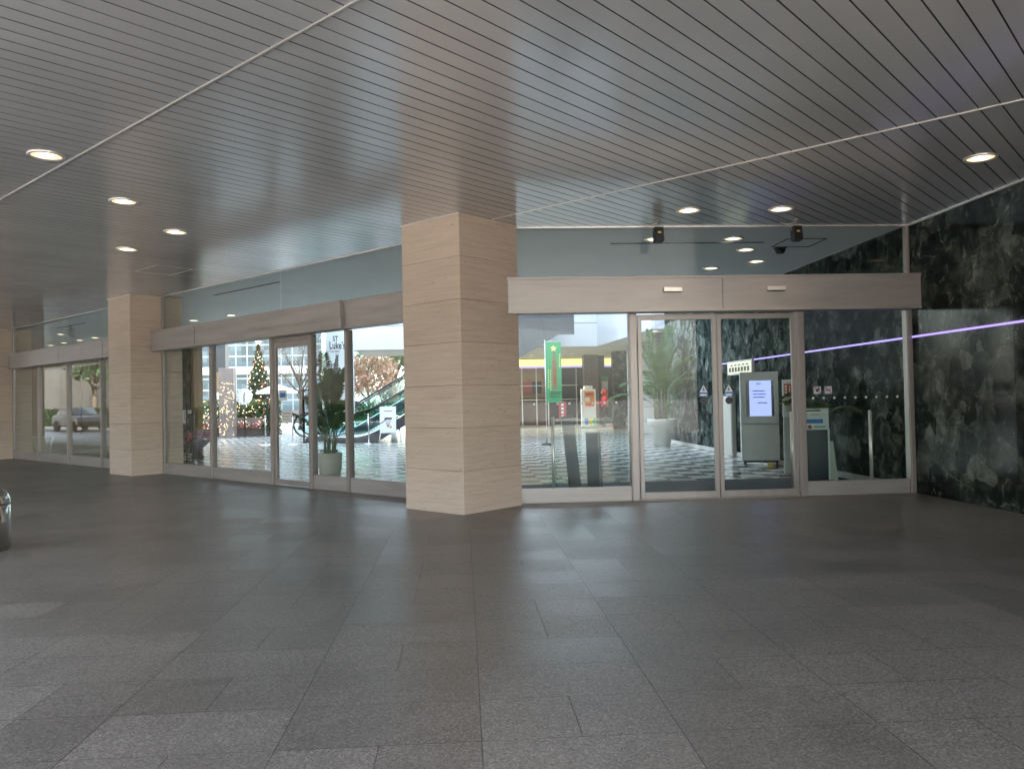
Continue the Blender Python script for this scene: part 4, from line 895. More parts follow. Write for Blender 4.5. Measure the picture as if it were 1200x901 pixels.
# two parallel escalators
def escalator(Y, XS, TH, XE, label):
    e = empty('escalator', (0, Y, 0), 0, label, 'escalator', 'escalators behind the wide pillar')
    SL = 0.57
    def zt(x):
        if x < XS-0.5: return 0.14
        if x < XS+0.5: t = (x-XS+0.5); return 0.14+SL*t*t/2
        return 0.14+SL*(x-XS)
    X0 = XS-1.3
    xs = [X0+(XE-X0)*i/40 for i in range(41)]
    b = MB()
    def truss(b, y0, y1):
        top = [(x, zt(x)) for x in xs]; bot = [(x, max(0.0, min(zt(x)-TH, 3.93))) for x in xs]
        n = len(top); vs = [(x, y, z) for y in (y0, y1) for (x, z) in top+bot]; m = 2*n
        fs = []
        for i in range(n-1):
            fs += [(i, i+1, n+i+1, n+i), (m+i, m+n+i, m+n+i+1, m+i+1), (i, m+i, m+i+1, i+1), (n+i, n+i+1, m+n+i+1, m+n+i)]
        fs += [(0, n, m+n, m), (n-1, m+n-1, m+2*n-1, 2*n-1)]
        b.add(vs, fs)
    truss(b, -0.75, 0.75)
    b.build('cladding', M['grey_panel'], e)
    b = MB()
    for k in range(14):
        x = XS+1.2+k*0.42
        if x < XE-0.3: b.box(x, x+0.012, -0.756, -0.751, max(0.02, zt(x)-TH+0.02), zt(x)-0.04)
    b.build('panel_joint', M['dark_metal'], e)
    if Y < 29:      # opaque upper side cladding where the flight leaves the lobby floor
        b = MB(); xa, xb = 0.2, XE
        b.prism([(xa, zt(xa)-TH-0.03), (3.35, zt(3.35)-TH-0.03), (xb, zt(3.35)-TH-0.03), (xb, 5.6), (3.0, 5.6), (xa, zt(xa)+1.75)], 0.80, 0.86, 0, Matrix.Rotation(PI/2, 4, 'X'))
        sp_ = b.build('side_cladding', M['grey_panel'], e)
        b = MB()
        for xk in (1.1, 2.2, 2.9): b.prism([(xk, zt(xk)-TH), (xk+0.015, zt(xk)-TH+0.008), (xk-0.30, zt(xk)+1.2), (xk-0.315, zt(xk)+1.192)], 0.861, 0.864, 0, Matrix.Rotation(PI/2, 4, 'X'))
        b.box(1.4, XE, -0.864, -0.861, 4.42, 4.435)
        b.build('joint', M['dark_metal'], sp_)
    for s in (-0.62, 0.62):
        b = MB(); top = [(x, zt(x)+0.86) for x in xs]; bot = [(x, zt(x)+0.05) for x in xs]
        arc = [(X0+0.40*math.cos(a)*1.0, 0.14+0.455+0.405*math.sin(a)) for a in [PI/2+PI*i/10 for i in range(1, 10)]]
        nn = len(xs); vs = [(x, y, z) for y in (s-0.006, s+0.006) for (x, z) in top+bot]; m = 2*nn; fs = []
        for i in range(nn-1): fs += [(i, i+1, nn+i+1, nn+i), (m+i, m+nn+i, m+nn+i+1, m+i+1), (i, m+i, m+i+1, i+1), (nn+i, nn+i+1, m+nn+i+1, m+nn+i)]
        b.add(vs, fs)
        an = len(arc); b.add([(x, s-0.006, z) for x, z in [top[0]]+arc+[bot[0]]]+[(x, s+0.006, z) for x, z in [top[0]]+arc+[bot[0]]], [tuple(range(an+2)), tuple(range(an+2, 2*an+4))[::-1]]+[(i, i+1, an+3+i, an+2+i) for i in range(an+1)])
        b.build('glass_balustrade', M['teal'], e)
        b = MB(); path = [(x, s, z+0.03) for x, z in top[::-1]]+[(x-0.03, s, z) for x, z in arc]+[(bot[0][0], s, bot[0][1]), (bot[3][0], s, bot[3][1]-0.04)]
        b.tube(path, 0.036, 8); b.build('handrail', M['black'], e)
        b = MB(); b.tube([(x, s-0.03*(1 if s < 0 else -1), zt(x)+0.05) for x in xs], 0.035, 6); b.build('skirt_rail', M['chrome'], e)
    b = MB()
    for k in range(46):
        x = X0+0.5+k*0.18
        if x+0.18 < XE: b.box(x, x+0.18, -0.5, 0.5, zt(x)+0.002, max(zt(x+0.18), zt(x)+0.01)+0.004)
    b.build('steps', M['dark_metal'], e)
escalator(28.3, -3.3, 0.32, 3.9, 'escalator with clear glass sides climbing behind the wide pillar')
escalator(30.05, -4.4, 0.32, 3.4, 'second escalator running higher along the balcony behind the first')

# green banner on its pole stand
e = empty('green_banner', (2.72, 23.6, 0), 0, 'tall green banner with gold star and red Japanese characters on a pole', 'banner')
bx0, bx1, bz0, bz1 = -0.24, 0.225, 1.26, 3.05
b = MB(); b.tube([(bx0-0.015, 0.02, 0.05), (bx0-0.015, 0.02, bz1+0.07)], 0.012, 8); b.tube([(bx0-0.02, 0.02, bz1+0.02), (bx1+0.02, 0.02, bz1+0.02)], 0.009, 8); b.build('pole', M['trimline'], e)
b = MB(); b.box(bx0-0.17, bx0+0.14, -0.13, 0.17, 0.0, 0.05); b.build('base', M['dark_metal'], e, 0.01)
b = MB(); nx, nz = 6, 24; vs = []
for y in (0.0, 0.004):
    for j in range(nz+1):
        for i in range(nx+1):
            vs.append((bx0+(bx1-bx0)*i/nx, y+0.006*math.sin(j*0.55+i*0.8), bz0+(bz1-bz0)*j/nz))
q = (nx+1)*(nz+1); fs = []
for j in range(nz):
    for i in range(nx):
        a = j*(nx+1)+i; fs += [(a, a+1, a+nx+2, a+nx+1), (q+a, q+a+nx+1, q+a+nx+2, q+a+1)]
b.add(vs, fs, 0, True); cl = b.build('cloth', M['green'], e)
b = MB(); pts = []
for k in range(10):
    a = PI/2+k*PI/5; r = 0.105 if k % 2 == 0 else 0.052; pts.append((r*math.cos(a), r*math.sin(a)))
b.prism(pts, 0, 0.004, 0, Matrix.Translation((0.0, -0.010, 2.86)) @ Matrix.Rotation(PI/2, 4, 'X')); b.build('star', M['gold'], cl)
for i, ch in enumerate('ビル防犯特別警戒中'):
    zc = 2.66-i*0.123
    text('character', ch, 0.145, M['red'], cl, (0.02, -0.0115, zc), bold=0.002, depth=0.0005)
b = MB()
for k in range(8):
    b.box(-0.175, -0.155, -0.0105, -0.0085, 2.2-k*0.075, 2.245-k*0.075)
    b.box(-0.115, -0.09, -0.0105, -0.0085, 2.18-k*0.08, 2.22-k*0.08)
for k in range(6): b.box(0.165, 0.19, -0.0105, -0.0085, 2.64-k*0.07, 2.685-k*0.07)
b.build('small_print', M['gold'], cl)
b = MB()
for z, x0, x1 in ((1.54, -0.11, 0.19), (1.49, -0.15, 0.16), (1.41, -0.13, 0.13)):
    x = x0
    while x < x1: b.box(x, x+0.032, -0.0105, -0.0085, z, z+0.035); x += 0.042
b.build('footer_print', M['ink'], cl)
# red flag sign by the banner
e = empty('small_red_sign', (3.95, 31.6, 0), 0, 'small red vertical sign with white marks standing behind the green banner', 'sign')
b = MB(); b.box(-0.15, 0.15, -0.01, 0.01, 0.55, 1.25); pnl = b.build('panel', M['red'], e)
b = MB(); [b.box(-0.05, 0.05, -0.013, -0.0105, 1.08-k*0.15, 1.17-k*0.15) for k in range(4)]; b.build('marks', M['paper'], pnl)
b = MB(); b.tube([(0, 0, 0.02), (0, 0, 0.55)], 0.012, 8); b.box(-0.14, 0.14, -0.12, 0.12, 0, 0.02); b.build('stand', M['dark_metal'], e)

# white poster kiosk
e = empty('poster_kiosk', (5.72, 36.2, 0), R(6), 'slim white poster kiosk with orange poster and coloured blobs', 'kiosk')
b = MB(); b.box(-0.34, 0.34, -0.08, 0.08, 0.09, 1.78); b.box(-0.20, 0.20, -0.07, 0.07, 1.782, 1.92); b.build('body', M['paper'], e, 0.012)
b = MB(); b.box(-0.50, 0.55, -0.35, 0.3, 0.01, 0.088); b.build('base', M['frame'], e, 0.01)
b = MB(); b.box(-0.20, 0.27, -0.088, -0.082, 0.98, 1.68, 0); b.box(-0.14, 0.22, -0.091, -0.0885, 1.5, 1.6, 1); b.box(-0.17, 0.05, -0.091, -0.0885, 1.22, 1.4, 2); b.box(-0.14, 0.22, -0.091, -0.0885, 1.05, 1.12, 3); b.build('poster', [M['ink_orange'], M['brown_red'], M['paper'], M['red']], e)
b = MB()
for x, mi in ((-0.12, 0), (0.08, 1), (0.25, 2)):
    b.disc((x, -0.084, 0.36), 0.105, 'y', 20, 0.006, mi); b.disc((x, -0.084, 0.24), 0.085, 'y', 20, 0.006, mi)
b.build('blob_pattern', [M['ink_blue'], M['ink_yellow'], M['ink_green']], e)

# ------------------------------------------------------------------ person in a red hooded jacket, walking to the left
def skinned(name, verts, edges, radii, mat, parent, root=0, lv=2):
    me = bpy.data.meshes.new(name); me.from_pydata(verts, edges, []); me.materials.append(mat)
    o = bpy.data.objects.new(name, me); COL.objects.link(o); o.parent = parent
    o.modifiers.new('skin', 'SKIN'); md = o.modifiers.new('sub', 'SUBSURF'); md.levels = lv; md.render_levels = lv
    for i, r in enumerate(radii):
        sv = me.skin_vertices[0].data[i]; sv.radius = r if isinstance(r, tuple) else (r, r); sv.use_root = (i == root)
    dg = bpy.context.evaluated_depsgraph_get(); m2 = bpy.data.meshes.new_from_object(o.evaluated_get(dg))
    o.modifiers.clear(); o.data = m2
    for p in m2.polygons: p.use_smooth = True
    m2.materials.clear(); m2.materials.append(mat)
    return o
pe = empty('person', (6.55, 36.6, 0), 0, 'person in a red hooded jacket and black trousers walking past the kiosk', 'person')
# body core (walking towards -x)
V = [(0, 0, 0.92), (0.0, 0, 1.12), (-0.02, 0, 1.32), (-0.03, 0, 1.42), (-0.05, 0, 1.50), (-0.07, 0, 1.60), (-0.07, 0, 1.70),
     (0.0, -0.09, 0.86), (-0.16, -0.09, 0.50), (-0.12, -0.09, 0.10), (-0.26, -0.09, 0.045),
     (0.0, 0.09, 0.86), (0.16, 0.09, 0.52), (0.40, 0.09, 0.17), (0.30, 0.09, 0.05)]
Ed = [(0, 1), (1, 2), (2, 3), (3, 4), (4, 5), (5, 6), (0, 7), (7, 8), (8, 9), (9, 10), (0, 11), (11, 12), (12, 13), (13, 14)]
Rd = [(0.13, 0.16), (0.12, 0.15), (0.12, 0.16), (0.08, 0.09), 0.055, 0.085, 0.07, 0.088, 0.062, 0.042, 0.036, 0.088, 0.062, 0.042, 0.036]
body = skinned('body', V, Ed, Rd, M['trousers'], pe)
V = [(0.01, 0, 0.90), (0, 0, 1.06), (0.0, 0, 1.25), (-0.02, 0, 1.40), (-0.03, 0, 1.47), (-0.03, -0.20, 1.40), (-0.07, -0.25, 1.16), (-0.30, -0.20, 1.12), (-0.03, 0.20, 1.40), (-0.05, 0.24, 1.16), (-0.27, 0.19, 1.16)]
Ed = [(0, 1), (1, 2), (2, 3), (3, 4), (3, 5), (5, 6), (6, 7), (3, 8), (8, 9), (9, 10)]
skinned('jacket', V, Ed, [(0.165, 0.19), (0.16, 0.185), (0.155, 0.18), (0.12, 0.15), 0.075, 0.075, 0.065, 0.05, 0.075, 0.065, 0.05], M['jacket'], pe, 0)
b = MB(); b.ball((-0.075, 0, 1.625), 0.095, 0, 14, 10, 1.2); hd = b.build('head', M['skin'], pe)
b = MB(); b.ball((-0.165, 0, 1.615), 0.018, 0, 8, 6, 1.3); b.build('nose', M['skin'], hd)
b = MB(); [b.ball((-0.158, s*0.035, 1.645), 0.011, 0, 6, 5) for s in (-1, 1)]; b.build('eyes', M['ink'], hd)
b = MB(); b.box(-0.168, -0.158, -0.025, 0.025, 1.572, 1.579); b.build('mouth', M['brown_red'], hd)
b = MB()
n, mm = 16, 10; vs = []; fs = []
for i in range(mm+1):
    th = PI*i/mm
    for k in range(n):
        a = 2*PI*k/n; x = 0.132*math.sin(th)*math.cos(a); y = 0.125*math.sin(th)*math.sin(a); z = 0.155*math.cos(th)
        vs.append((-0.045+x, y, 1.625+z))
for i in range(mm):
    for k in range(n):
        a = 2*PI*(k+0.5)/n; th = PI*(i+0.5)/mm
        if math.sin(th)*math.cos(a) < -0.72 and th > 0.8: continue
        fs.append((i*n+k, i*n+(k+1) % n, (i+1)*n+(k+1) % n, (i+1)*n+k))
b.add(vs, fs, 0, True); b.build('hood', M['jacket'], pe)
def hand(base, d):
    ho = MB(); d = Vector(d).normalized(); base = Vector(base); up = Vector((0, 0, 1)); sd = d.cross(up).normalized()
    ho.tube([base, base+d*0.05, base+d*0.085], [0.026, 0.036, 0.032], 8)
    for k in range(4):
        s0 = base+d*0.08+up*(0.024-0.016*k); L = (0.06, 0.07, 0.066, 0.052)[k]
        ho.tube([s0, s0+d*L*0.5, s0+d*L*0.85+sd*0.02], [0.009, 0.0085, 0.007], 6)
    t0 = base+d*0.03+up*0.028; ho.tube([t0, t0+d*0.03+up*0.022, t0+d*0.055+up*0.028], [0.011, 0.010, 0.008], 6)
    ho.build('hand', M['skin'], pe)
hand((-0.31, -0.20, 1.12), (-1, 0, 0.05)); hand((-0.28, 0.19, 1.16), (-1, 0, 0.05))
for (x, y, z, rx) in ((-0.16, -0.09, 0.0, 0), (0.36, 0.09, 0.06, -35)):
    Tm = Matrix.Translation((x, y, z)) @ Matrix.Rotation(R(rx), 4, 'Y')
    b = MB(); b.lathe([(0.001, 0.0), (0.045, 0.0), (0.052, 0.03), (0.045, 0.075), (0.035, 0.095), (0.001, 0.10)], 14, (0, 0, 0), 0, True, Tm @ Matrix.Diagonal((2.4, 0.95, 1, 1)))
    b.build('shoe', M['shoe'], pe)
b = MB(); b.ball((0.19, 0, 1.22), 0.14, 0, 12, 8, 1.45); tag(b.build('backpack', M['trousers'], loc=(6.55+0.05, 36.6, 0)), 'black backpack worn by the person in the red jacket', 'backpack')

# ------------------------------------------------------------------ hanging white banner and stands behind the shop window
e = empty('white_banner', (-3.50, 23.2, 0), R(8), 'tall white banner reading St Lukes Garden behind the dark palm', 'banner')
b = MB(); b.add([(-0.37, 0, 1.05), (0.40, 0, 1.05), (0.40, 0, 3.70), (-0.37, 0, 3.70)], [(0, 1, 2, 3)]); cl = b.build('cloth', M['banner_white'], e)
b = MB(); b.tube([(-0.39, 0.02, 0.02), (-0.39, 0.02, 3.74)], 0.014, 8); b.tube([(-0.40, 0.02, 3.72), (0.42, 0.02, 3.72)], 0.012, 8); b.build('pole', M['trimline'], e)
b = MB(); b.box(-0.6, -0.1, -0.2, 0.2, 0.0, 0.05); b.build('base', M['dark_metal'], e, 0.01)
text('lettering', 'ST', 0.20, M['ink'], cl, (-0.12, -0.006, 3.21), sx=0.7, bold=0.004)
text('lettering', "Luke's", 0.29, M['ink'], cl, (-0.07, -0.006, 3.01), sx=0.62, bold=0.005)
text('lettering', 'Garden', 0.115, M['ink'], cl, (-0.15, -0.006, 2.85), sx=0.85)
text('lettering', '2F', 0.23, M['ink'], cl, (-0.20, -0.006, 2.42), sx=0.8, bold=0.002)
e = empty('easel_sign', (-2.52, 27.0, 0), R(4), 'white easel sign with a flower drawing in front of the escalator', 'sign')
Tl = Matrix.Translation((0, 0, 0)) @ Matrix.Rotation(R(-12), 4, 'X')
b = MB(); b.box(-0.27, 0.27, -0.012, 0.012, 0.34, 1.24, 0, Tl); bd = b.build('board', M['paper'], e, 0.004)
b = MB()
for x in (-0.25, 0.25): b.tube([tuple(Tl @ Vector((x, 0, 0.34))), tuple(Tl @ Vector((x*1.25, 0, 0.0)))], 0.014, 8); b.tube([tuple(Tl @ Vector((x, 0.02, 1.1))), (x*1.1, 0.52, 0.0)], 0.014, 8)
b.build('leg', M['trimline'], e)
b = MB()
for k in range(5):
    x = -0.09+0.05*k; b.tube([tuple(Tl @ Vector((0.0, -0.015, 0.52))), tuple(Tl @ Vector((x*0.6, -0.015, 0.66))), tuple(Tl @ Vector((x, -0.015, 0.80)))], 0.005, 5, 0)
    b.disc((x, -0.015, 0.83), 0.032, 'y', 10, 0.004, 0, Tl)
b.box(0.05, 0.13, -0.017, -0.013, 0.50, 0.58, 1, Tl); b.box(-0.12, 0.14, -0.017, -0.013, 1.08, 1.10, 0, Tl); b.build('flower_drawing', [M['ink'], M['ink_orange']], bd)
for i, (x, y, lb) in enumerate(((-3.15, 26.9, 'chrome rope stanchion beside the white easel sign'), (-5.75, 27.4, 'chrome rope stanchion seen through the swing door, right of two'), (-6.7, 27.6, 'chrome rope stanchion seen through the swing door, left of two'))):
    e = empty('rope_stanchion', (x, y, 0), 0, lb, 'stanchion', 'rope stanchions by the escalator')
    b = MB(); b.lathe([(0.001, 0.02), (0.06, 0.02), (0.15, 0.012), (0.16, 0.0)], 20); b.build('base', M['chrome'], e)
    b = MB(); b.tube([(0, 0, 0.02), (0, 0, 0.93)], 0.022, 10); b.ball((0, 0, 0.96), 0.035, 0, 12, 8); b.build('post', M['chrome'], e)
    b = MB(); L = 0.9 if i != 0 else 0.6
    b.tube([(0.02+L*t, 0, 0.86-0.35*4*t*(1-t)*0.6) for t in [k/8 for k in range(9)]], 0.016, 6); b.build('rope', M['rope'], e)
# white planter at the far left, dark plant stand with red flowers
e = empty('white_planter', UV(26.15, 8.55), 0, 'plain tall white planter behind the far left window', 'planter')
MB().lathe([(0.17, 0), (0.18, 0.01), (0.27, 0.53), (0.27, 0.545), (0.25, 0.545), (0.24, 0.48)], 32).build('pot', M['pot_white'], e)
MB().lathe([(0.001, 0.49), (0.24, 0.48)], 20).build('soil', M['soil'], e)
e = empty('flower_pot', (-6.95, 21.4, 0), 0, 'dark bowl shaped pot of red flowers behind the window beside the pillar', 'planter')
MB().lathe([(0.16, 0), (0.17, 0.02), (0.10, 0.16), (0.14, 0.26), (0.34, 0.44), (0.36, 0.46), (0.33, 0.46), (0.30, 0.40)], 28).build('pot', M['dark_wood'], e)
b = MB()
for k in range(130):
    a = random.uniform(0, 2*PI); r = 0.36*math.sqrt(random.random()); z = 0.45+random.uniform(0, 0.3)*(1-r); c = Vector((r*math.cos(a), r*math.sin(a), z))
    d1_ = Vector((random.gauss(0, 1), random.gauss(0, 1), random.gauss(0, 1))).normalized()*0.06; d2_ = d1_.orthogonal().normalized()*0.035
    b.add([c-d1_, c+d2_, c+d1_, c-d2_], [(0, 1, 2, 3)], 1 if random.random() < 0.35 else 0)
b.build('flowers', [M['leaf'], M['flower']], e)
e = empty('dark_stand', (-6.55, 19.6, 0), 0, 'thin black twin pole stand behind the window beside the pillar', 'stand')
b = MB(); b.tube([(-0.06, 0, 0.03), (-0.06, 0, 1.42)], 0.022, 8); b.tube([(0.06, 0.05, 0.03), (0.06, 0.05, 1.32)], 0.016, 8); b.build('poles', M['black'], e)
b = MB(); b.lathe([(0.001, 0.03), (0.14, 0.028), (0.16, 0.0)], 20); b.build('base', M['black'], e)
b = MB(); [b.tube([(-0.06, 0, z), (0.05, -0.05, z+0.06), (0.15, -0.08, z+0.12)], 0.012, 6) for z in (0.45, 0.7, 1.1)]; b.box(-0.02, 0.12, -0.03, 0.03, 0.85, 1.18); b.build('arms', M['black'], e)
e = empty('white_notice_board', UV(22.55, 11.25), -PI/4, 'small white notice board on the dark end wall beside the pillar', 'notice')
b = MB(); b.box(-0.5, 0.15, -0.03, -0.004, 0.85, 1.25); b.build('board', M['paper'], e)
b = MB(); b.lathe([(0.10, -0.001), (0.125, -0.001), (0.125, 0.001), (0.10, 0.001), (0.10, -0.001)], 20, (0, 0, 0), 0, False, Matrix.Translation((-0.12, -0.032, 1.08)) @ Matrix.Rotation(PI/2, 4, 'X')); b.build('ring_mark', M['ink'], e)

# end wall of the lobby behind the far bay (local x = -u, y = v)
e = empty('lobby_end_wall', (0, 0, 0), -PI/4, 'dim beige and marble wall behind the far left windows', 'wall')
b = MB(); b.box(-44, -28.2, 11.5, 11.8, 0, CEIL+0.012); b.box(-26.6, -24.2, 11.5, 11.8, 0, CEIL+0.012); b.build('plaster', M['beige'], e)
b = MB(); b.box(-24.19, -22.6, 11.3, 11.5, 0, CEIL+0.012); b.build('marble_facing', M['marble'], e)
b = MB(); b.box(-22.595, -22.2, 11.34, 11.5, 0, CEIL+0.012); b.build('amber_jamb', M['amber'], e)
b = MB(); b.box(-33.2, -31.2, 11.44, 11.495, 0.4, 2.7); b.build('warm_niche', M['amber'], e)
b = MB(); b.box(-44, -43.7, 7.6, 11.5, 0, CEIL+0.012); b.build('return_wall', M['beige'], e)

# ------------------------------------------------------------------ plants and foliage outdoors
def leaves(b, n, fn, size, mi=0, mi2=None, p2=0.0):
    for _ in range(n):
        c = Vector(fn()); a = Vector((random.gauss(0, 1), random.gauss(0, 1), random.gauss(0, 1))).normalized()
        s = size*random.uniform(0.6, 1.4); d1 = a*s; d2 = a.orthogonal().normalized()*s*0.55
        b.add([c-d1, c+d2, c+d1, c-d2], [(0, 1, 2, 3)], mi2 if (mi2 is not None and random.random() < p2) else mi)
def inbox(x0, x1, y0, y1, z0, z1): return lambda: (random.uniform(x0, x1), random.uniform(y0, y1), random.uniform(z0, z1))
def clumps(cs):
    def f():
        c, r = random.choice(cs); p = Vector((random.gauss(0, 1), random.gauss(0, 1), random.gauss(0, 1))).normalized()*r*random.random()**0.4
        return (c[0]+p.x, c[1]+p.y, c[2]+p.z*0.8)
    return f
def tree(name, loc, h, r, lm, label, n=1500, leaf=0.16, bare=False, group='trees in the plaza beyond the lobby'):
    e = empty(name, loc, 0, label, 'tree', group)
    b = MB(); b.tube([(0, 0, 0), (0.05, 0.02, h*0.3), (0.0, 0.05, h*0.55)], [0.14*h/5, 0.11*h/5, 0.07*h/5], 8)
    cs = []
    for k in range(11):
        a = 2.4*k; z = h*(0.45+0.45*k/11); rr = r*(0.95-0.5*abs(k/11-0.35)); tip = Vector((rr*math.cos(a), rr*math.sin(a), z+0.1*h))
        st = Vector((0.02, 0.03, h*(0.28+0.25*k/11))); mid = (st+tip)/2+Vector((0, 0, 0.05*h))
        b.tube([st, mid, tip], [0.05*h/5, 0.03*h/5, 0.012*h/5], 6); cs.append((tip*0.85+Vector((0, 0, z*0.12)), r*0.42))
        if bare:
            for q in range(5):
                t2 = tip+Vector((random.uniform(-1, 1), random.uniform(-1, 1), random.uniform(0, 1)))*0.5*r; b.tube([mid.lerp(tip, q/5), t2], [0.012*h/5, 0.004], 4)
    b.build('trunk', M['bark'], e)
    b = MB(); leaves(b, n, clumps(cs), leaf); b.build('crown', lm, e)
    return e
# Christmas tree
e = empty('christmas_tree', (-9.55, 38.2, 0), 0, 'tall lit Christmas tree with red and silver baubles in the plaza', 'Christmas tree', 'decorated fir trees')
b = MB(); b.tube([(0, 0, 0), (0, 0, 4.2)], [0.09, 0.02], 8); b.build('trunk', M['bark'], e)
b = MB()
def conep():
    t = random.random()**1.5; z = 0.7+3.5*t; lay = 0.75+0.25*((z*2.2) % 1.0 < 0.5); r = 1.0*(1-t)*lay*math.sqrt(random.uniform(0.25, 1)); a = random.uniform(0, 2*PI)
    return (r*math.cos(a), r*math.sin(a), z)
leaves(b, 4200, conep, 0.09); b.build('foliage', M['leaf_dark'], e)
def cone_pt(k, n, rr=1.02):
    t = (k+0.5)/n; z = 0.75+3.35*t; r = (1-t)*rr*0.98; a = 2.39996*k; return (r*math.cos(a), r*math.sin(a), z)
b = MB(); [b.ball(cone_pt(int(k), 150, 1.03), 0.022, 0, 6, 4) for k in range(150)]; o = b.build('string_lights', M['fairy'], e); o['kind'] = 'stuff'
for k in range(34):
    b = MB(); b.ball(cone_pt(k+0.3, 34, 0.98), 0.06, 0, 10, 7); b.build('bauble', M['bauble'] if k % 2 else M['bauble_s'], e)
b = MB(); pts = [((0.16 if k % 2 == 0 else 0.07)*math.cos(PI/2+k*PI/5), (0.16 if k % 2 == 0 else 0.07)*math.sin(PI/2+k*PI/5)) for k in range(10)]
b.prism(pts, -0.02, 0.02, 0, Matrix.Translation((0, 0, 4.3)) @ Matrix.Rotation(PI/2, 4, 'X')); b.build('star', M['fairy'], e)
# small dark decorated tree
e = empty('christmas_tree', (-8.42, 35.1, 0), 0, 'small dark fir with red baubles by the parasol in the plaza', 'Christmas tree', 'decorated fir trees')
b = MB(); b.tube([(0, 0, 0), (0, 0, 1.6)], [0.05, 0.01], 6); b.build('trunk', M['bark'], e)
b = MB()
def conep2():
    t = random.random()**1.4; r = 0.30*(1-t)*math.sqrt(random.random()); a = random.uniform(0, 2*PI); return (r*math.cos(a), r*math.sin(a), 0.35+1.4*t)
leaves(b, 900, conep2, 0.05); b.build('foliage', M['leaf_dark'], e)
for k in range(16):
    t = (k+0.5)/16; b = MB(); b.ball((0.30*(1-t)*math.cos(2.4*k), 0.30*(1-t)*math.sin(2.4*k), 0.4+1.3*t), 0.035, 0, 8, 6); b.build('bauble', M['bauble'] if k % 3 else M['bauble_s'], e)
# planter bench, hedge, flowers
e = empty('planter_bench', (-10.6, 35.2, 0), 0, 'low slatted planter full of pink and white flowers in the plaza', 'planter')
b = MB(); b.box(-2.6, 2.35, 0, 0.6, 0.02, 0.36)
for k in range(60): b.box(-2.58+k*0.082, -2.53+k*0.082, -0.02, -0.001, 0.03, 0.36)
b.build('slatted_box', M['dark_wood'], e)
b = MB(); leaves(b, 1500, inbox(-2.55, 2.3, 0.03, 0.57, 0.36, 0.60), 0.05, 0, 1, 0.35); leaves(b, 260, inbox(-2.55, 2.3, 0.0, 0.5, 0.42, 0.62), 0.04, 2); b.build('flowers', [M['leaf'], M['flower'], M['flower_w']], e)
b = MB(); [b.ball((random.uniform(-2.5, 2.3), random.uniform(-0.03, 0.3), random.uniform(0.30, 0.7)), 0.016, 0, 6, 4) for _ in range(110)]; o = b.build('string_lights', M['fairy'], e); o['kind'] = 'stuff'
b = MB(); b.box(-13.4, -8.3, 36.2, 36.5, 0, 0.80); tag(b.build('stone_planter_wall', M['pinkstone'], None, 0.01), 'low pinkish stone wall below the lit hedge in the plaza', 'wall')
e = empty('lit_hedge', (-10.9, 37.0, 0), 0, 'clipped green hedge sprinkled with lights below the Christmas tree', 'hedge')
b = MB(); leaves(b, 5200, inbox(-2.5, 2.6, -0.45, 0.5, 0.0, 1.62), 0.075); b.build('foliage', M['leaf'], e)
b = MB(); [b.ball((random.uniform(-2.5, 2.6), random.uniform(-0.52, -0.40), random.uniform(0.5, 1.6)), 0.018, 0, 6, 4) for _ in range(170)]; o = b.build('string_lights', M['fairy'], e); o['kind'] = 'stuff'
for k in range(40):
    b = MB(); b.ball((random.uniform(-2.5, 2.6), random.uniform(-0.52, -0.42), random.uniform(0.6, 1.55)), 0.045, 0, 8, 6); b.build('bauble', M['bauble'] if k % 2 else M['bauble_s'], e)
# stone post wrapped with lights
e = empty('pink_stone_post', (-9.98, 34.7, 0), 0, 'pinkish stone post wrapped in strings of small lights', 'column')
b = MB(); b.box(-0.32, 0.30, -0.2, 0.2, 0, 2.95); b.build('shaft', M['pinkstone'], e, 0.01)
b = MB(); [b.ball((random.uniform(-0.32, 0.32), -0.215, random.uniform(0.1, 2.4)), 0.013, 0, 6, 4) for _ in range(90)]; o = b.build('string_lights', M['fairy'], e); o['kind'] = 'stuff'
e = empty('kiosk_shop', (-11.5, 39.0, 0), 0, 'amber walled plaza kiosk with a dark roof band left of the stone post', 'kiosk')
b = MB(); b.box(-0.45, 0.15, 0, 0.5, 0, 3.0); b.build('wall', M['amber'], e)
b = MB(); b.box(-0.50, 0.2, -0.05, 0.55, 3.0, 4.3); b.build('roof_band', M['grey_panel'], e)
b = MB(); b.box(-0.3, 0.1, -0.02, -0.001, 1.0, 2.0); b.build('window', M['paper'], e)
# clock, parasol
e = empty('round_clock', (-9.35, 34.9, 0), 0, 'round white clock on a thin post below the Christmas tree', 'clock')
b = MB(); b.tube([(0, 0.03, 0), (0, 0.03, 1.5)], 0.03, 8); b.build('post', M['dark_metal'], e)
b = MB(); b.disc((0, 0, 1.73), 0.34, 'y', 32, 0.06); b.build('face', M['paper'], e, 0.006)
b = MB()
for k in range(12): b.box(-0.008, 0.008, -0.036, -0.031, 0.24, 0.31, 0, Matrix.Translation((0, 0, 1.73)) @ Matrix.Rotation(k*PI/6, 4, 'Y'))
b.build('hour_marks', M['grey_panel'], e)
b = MB(); b.box(-0.02, 0.02, -0.040, -0.037, -0.24, 0.02, 0, Matrix.Translation((0, 0, 1.73))); b.box(-0.02, 0.02, -0.044, -0.041, -0.02, 0.16, 0, Matrix.Translation((0, 0, 1.73)) @ Matrix.Rotation(R(8), 4, 'Y')); b.build('hands', M['ink'], e)
e = empty('white_parasol', (-8.55, 37.4, 0), 0, 'white parasol standing beside the clock in the plaza', 'parasol')
b = MB(); b.tube([(0, 0, 0), (0, 0, 2.15)], 0.025, 8); b.build('pole', M['frame'], e)
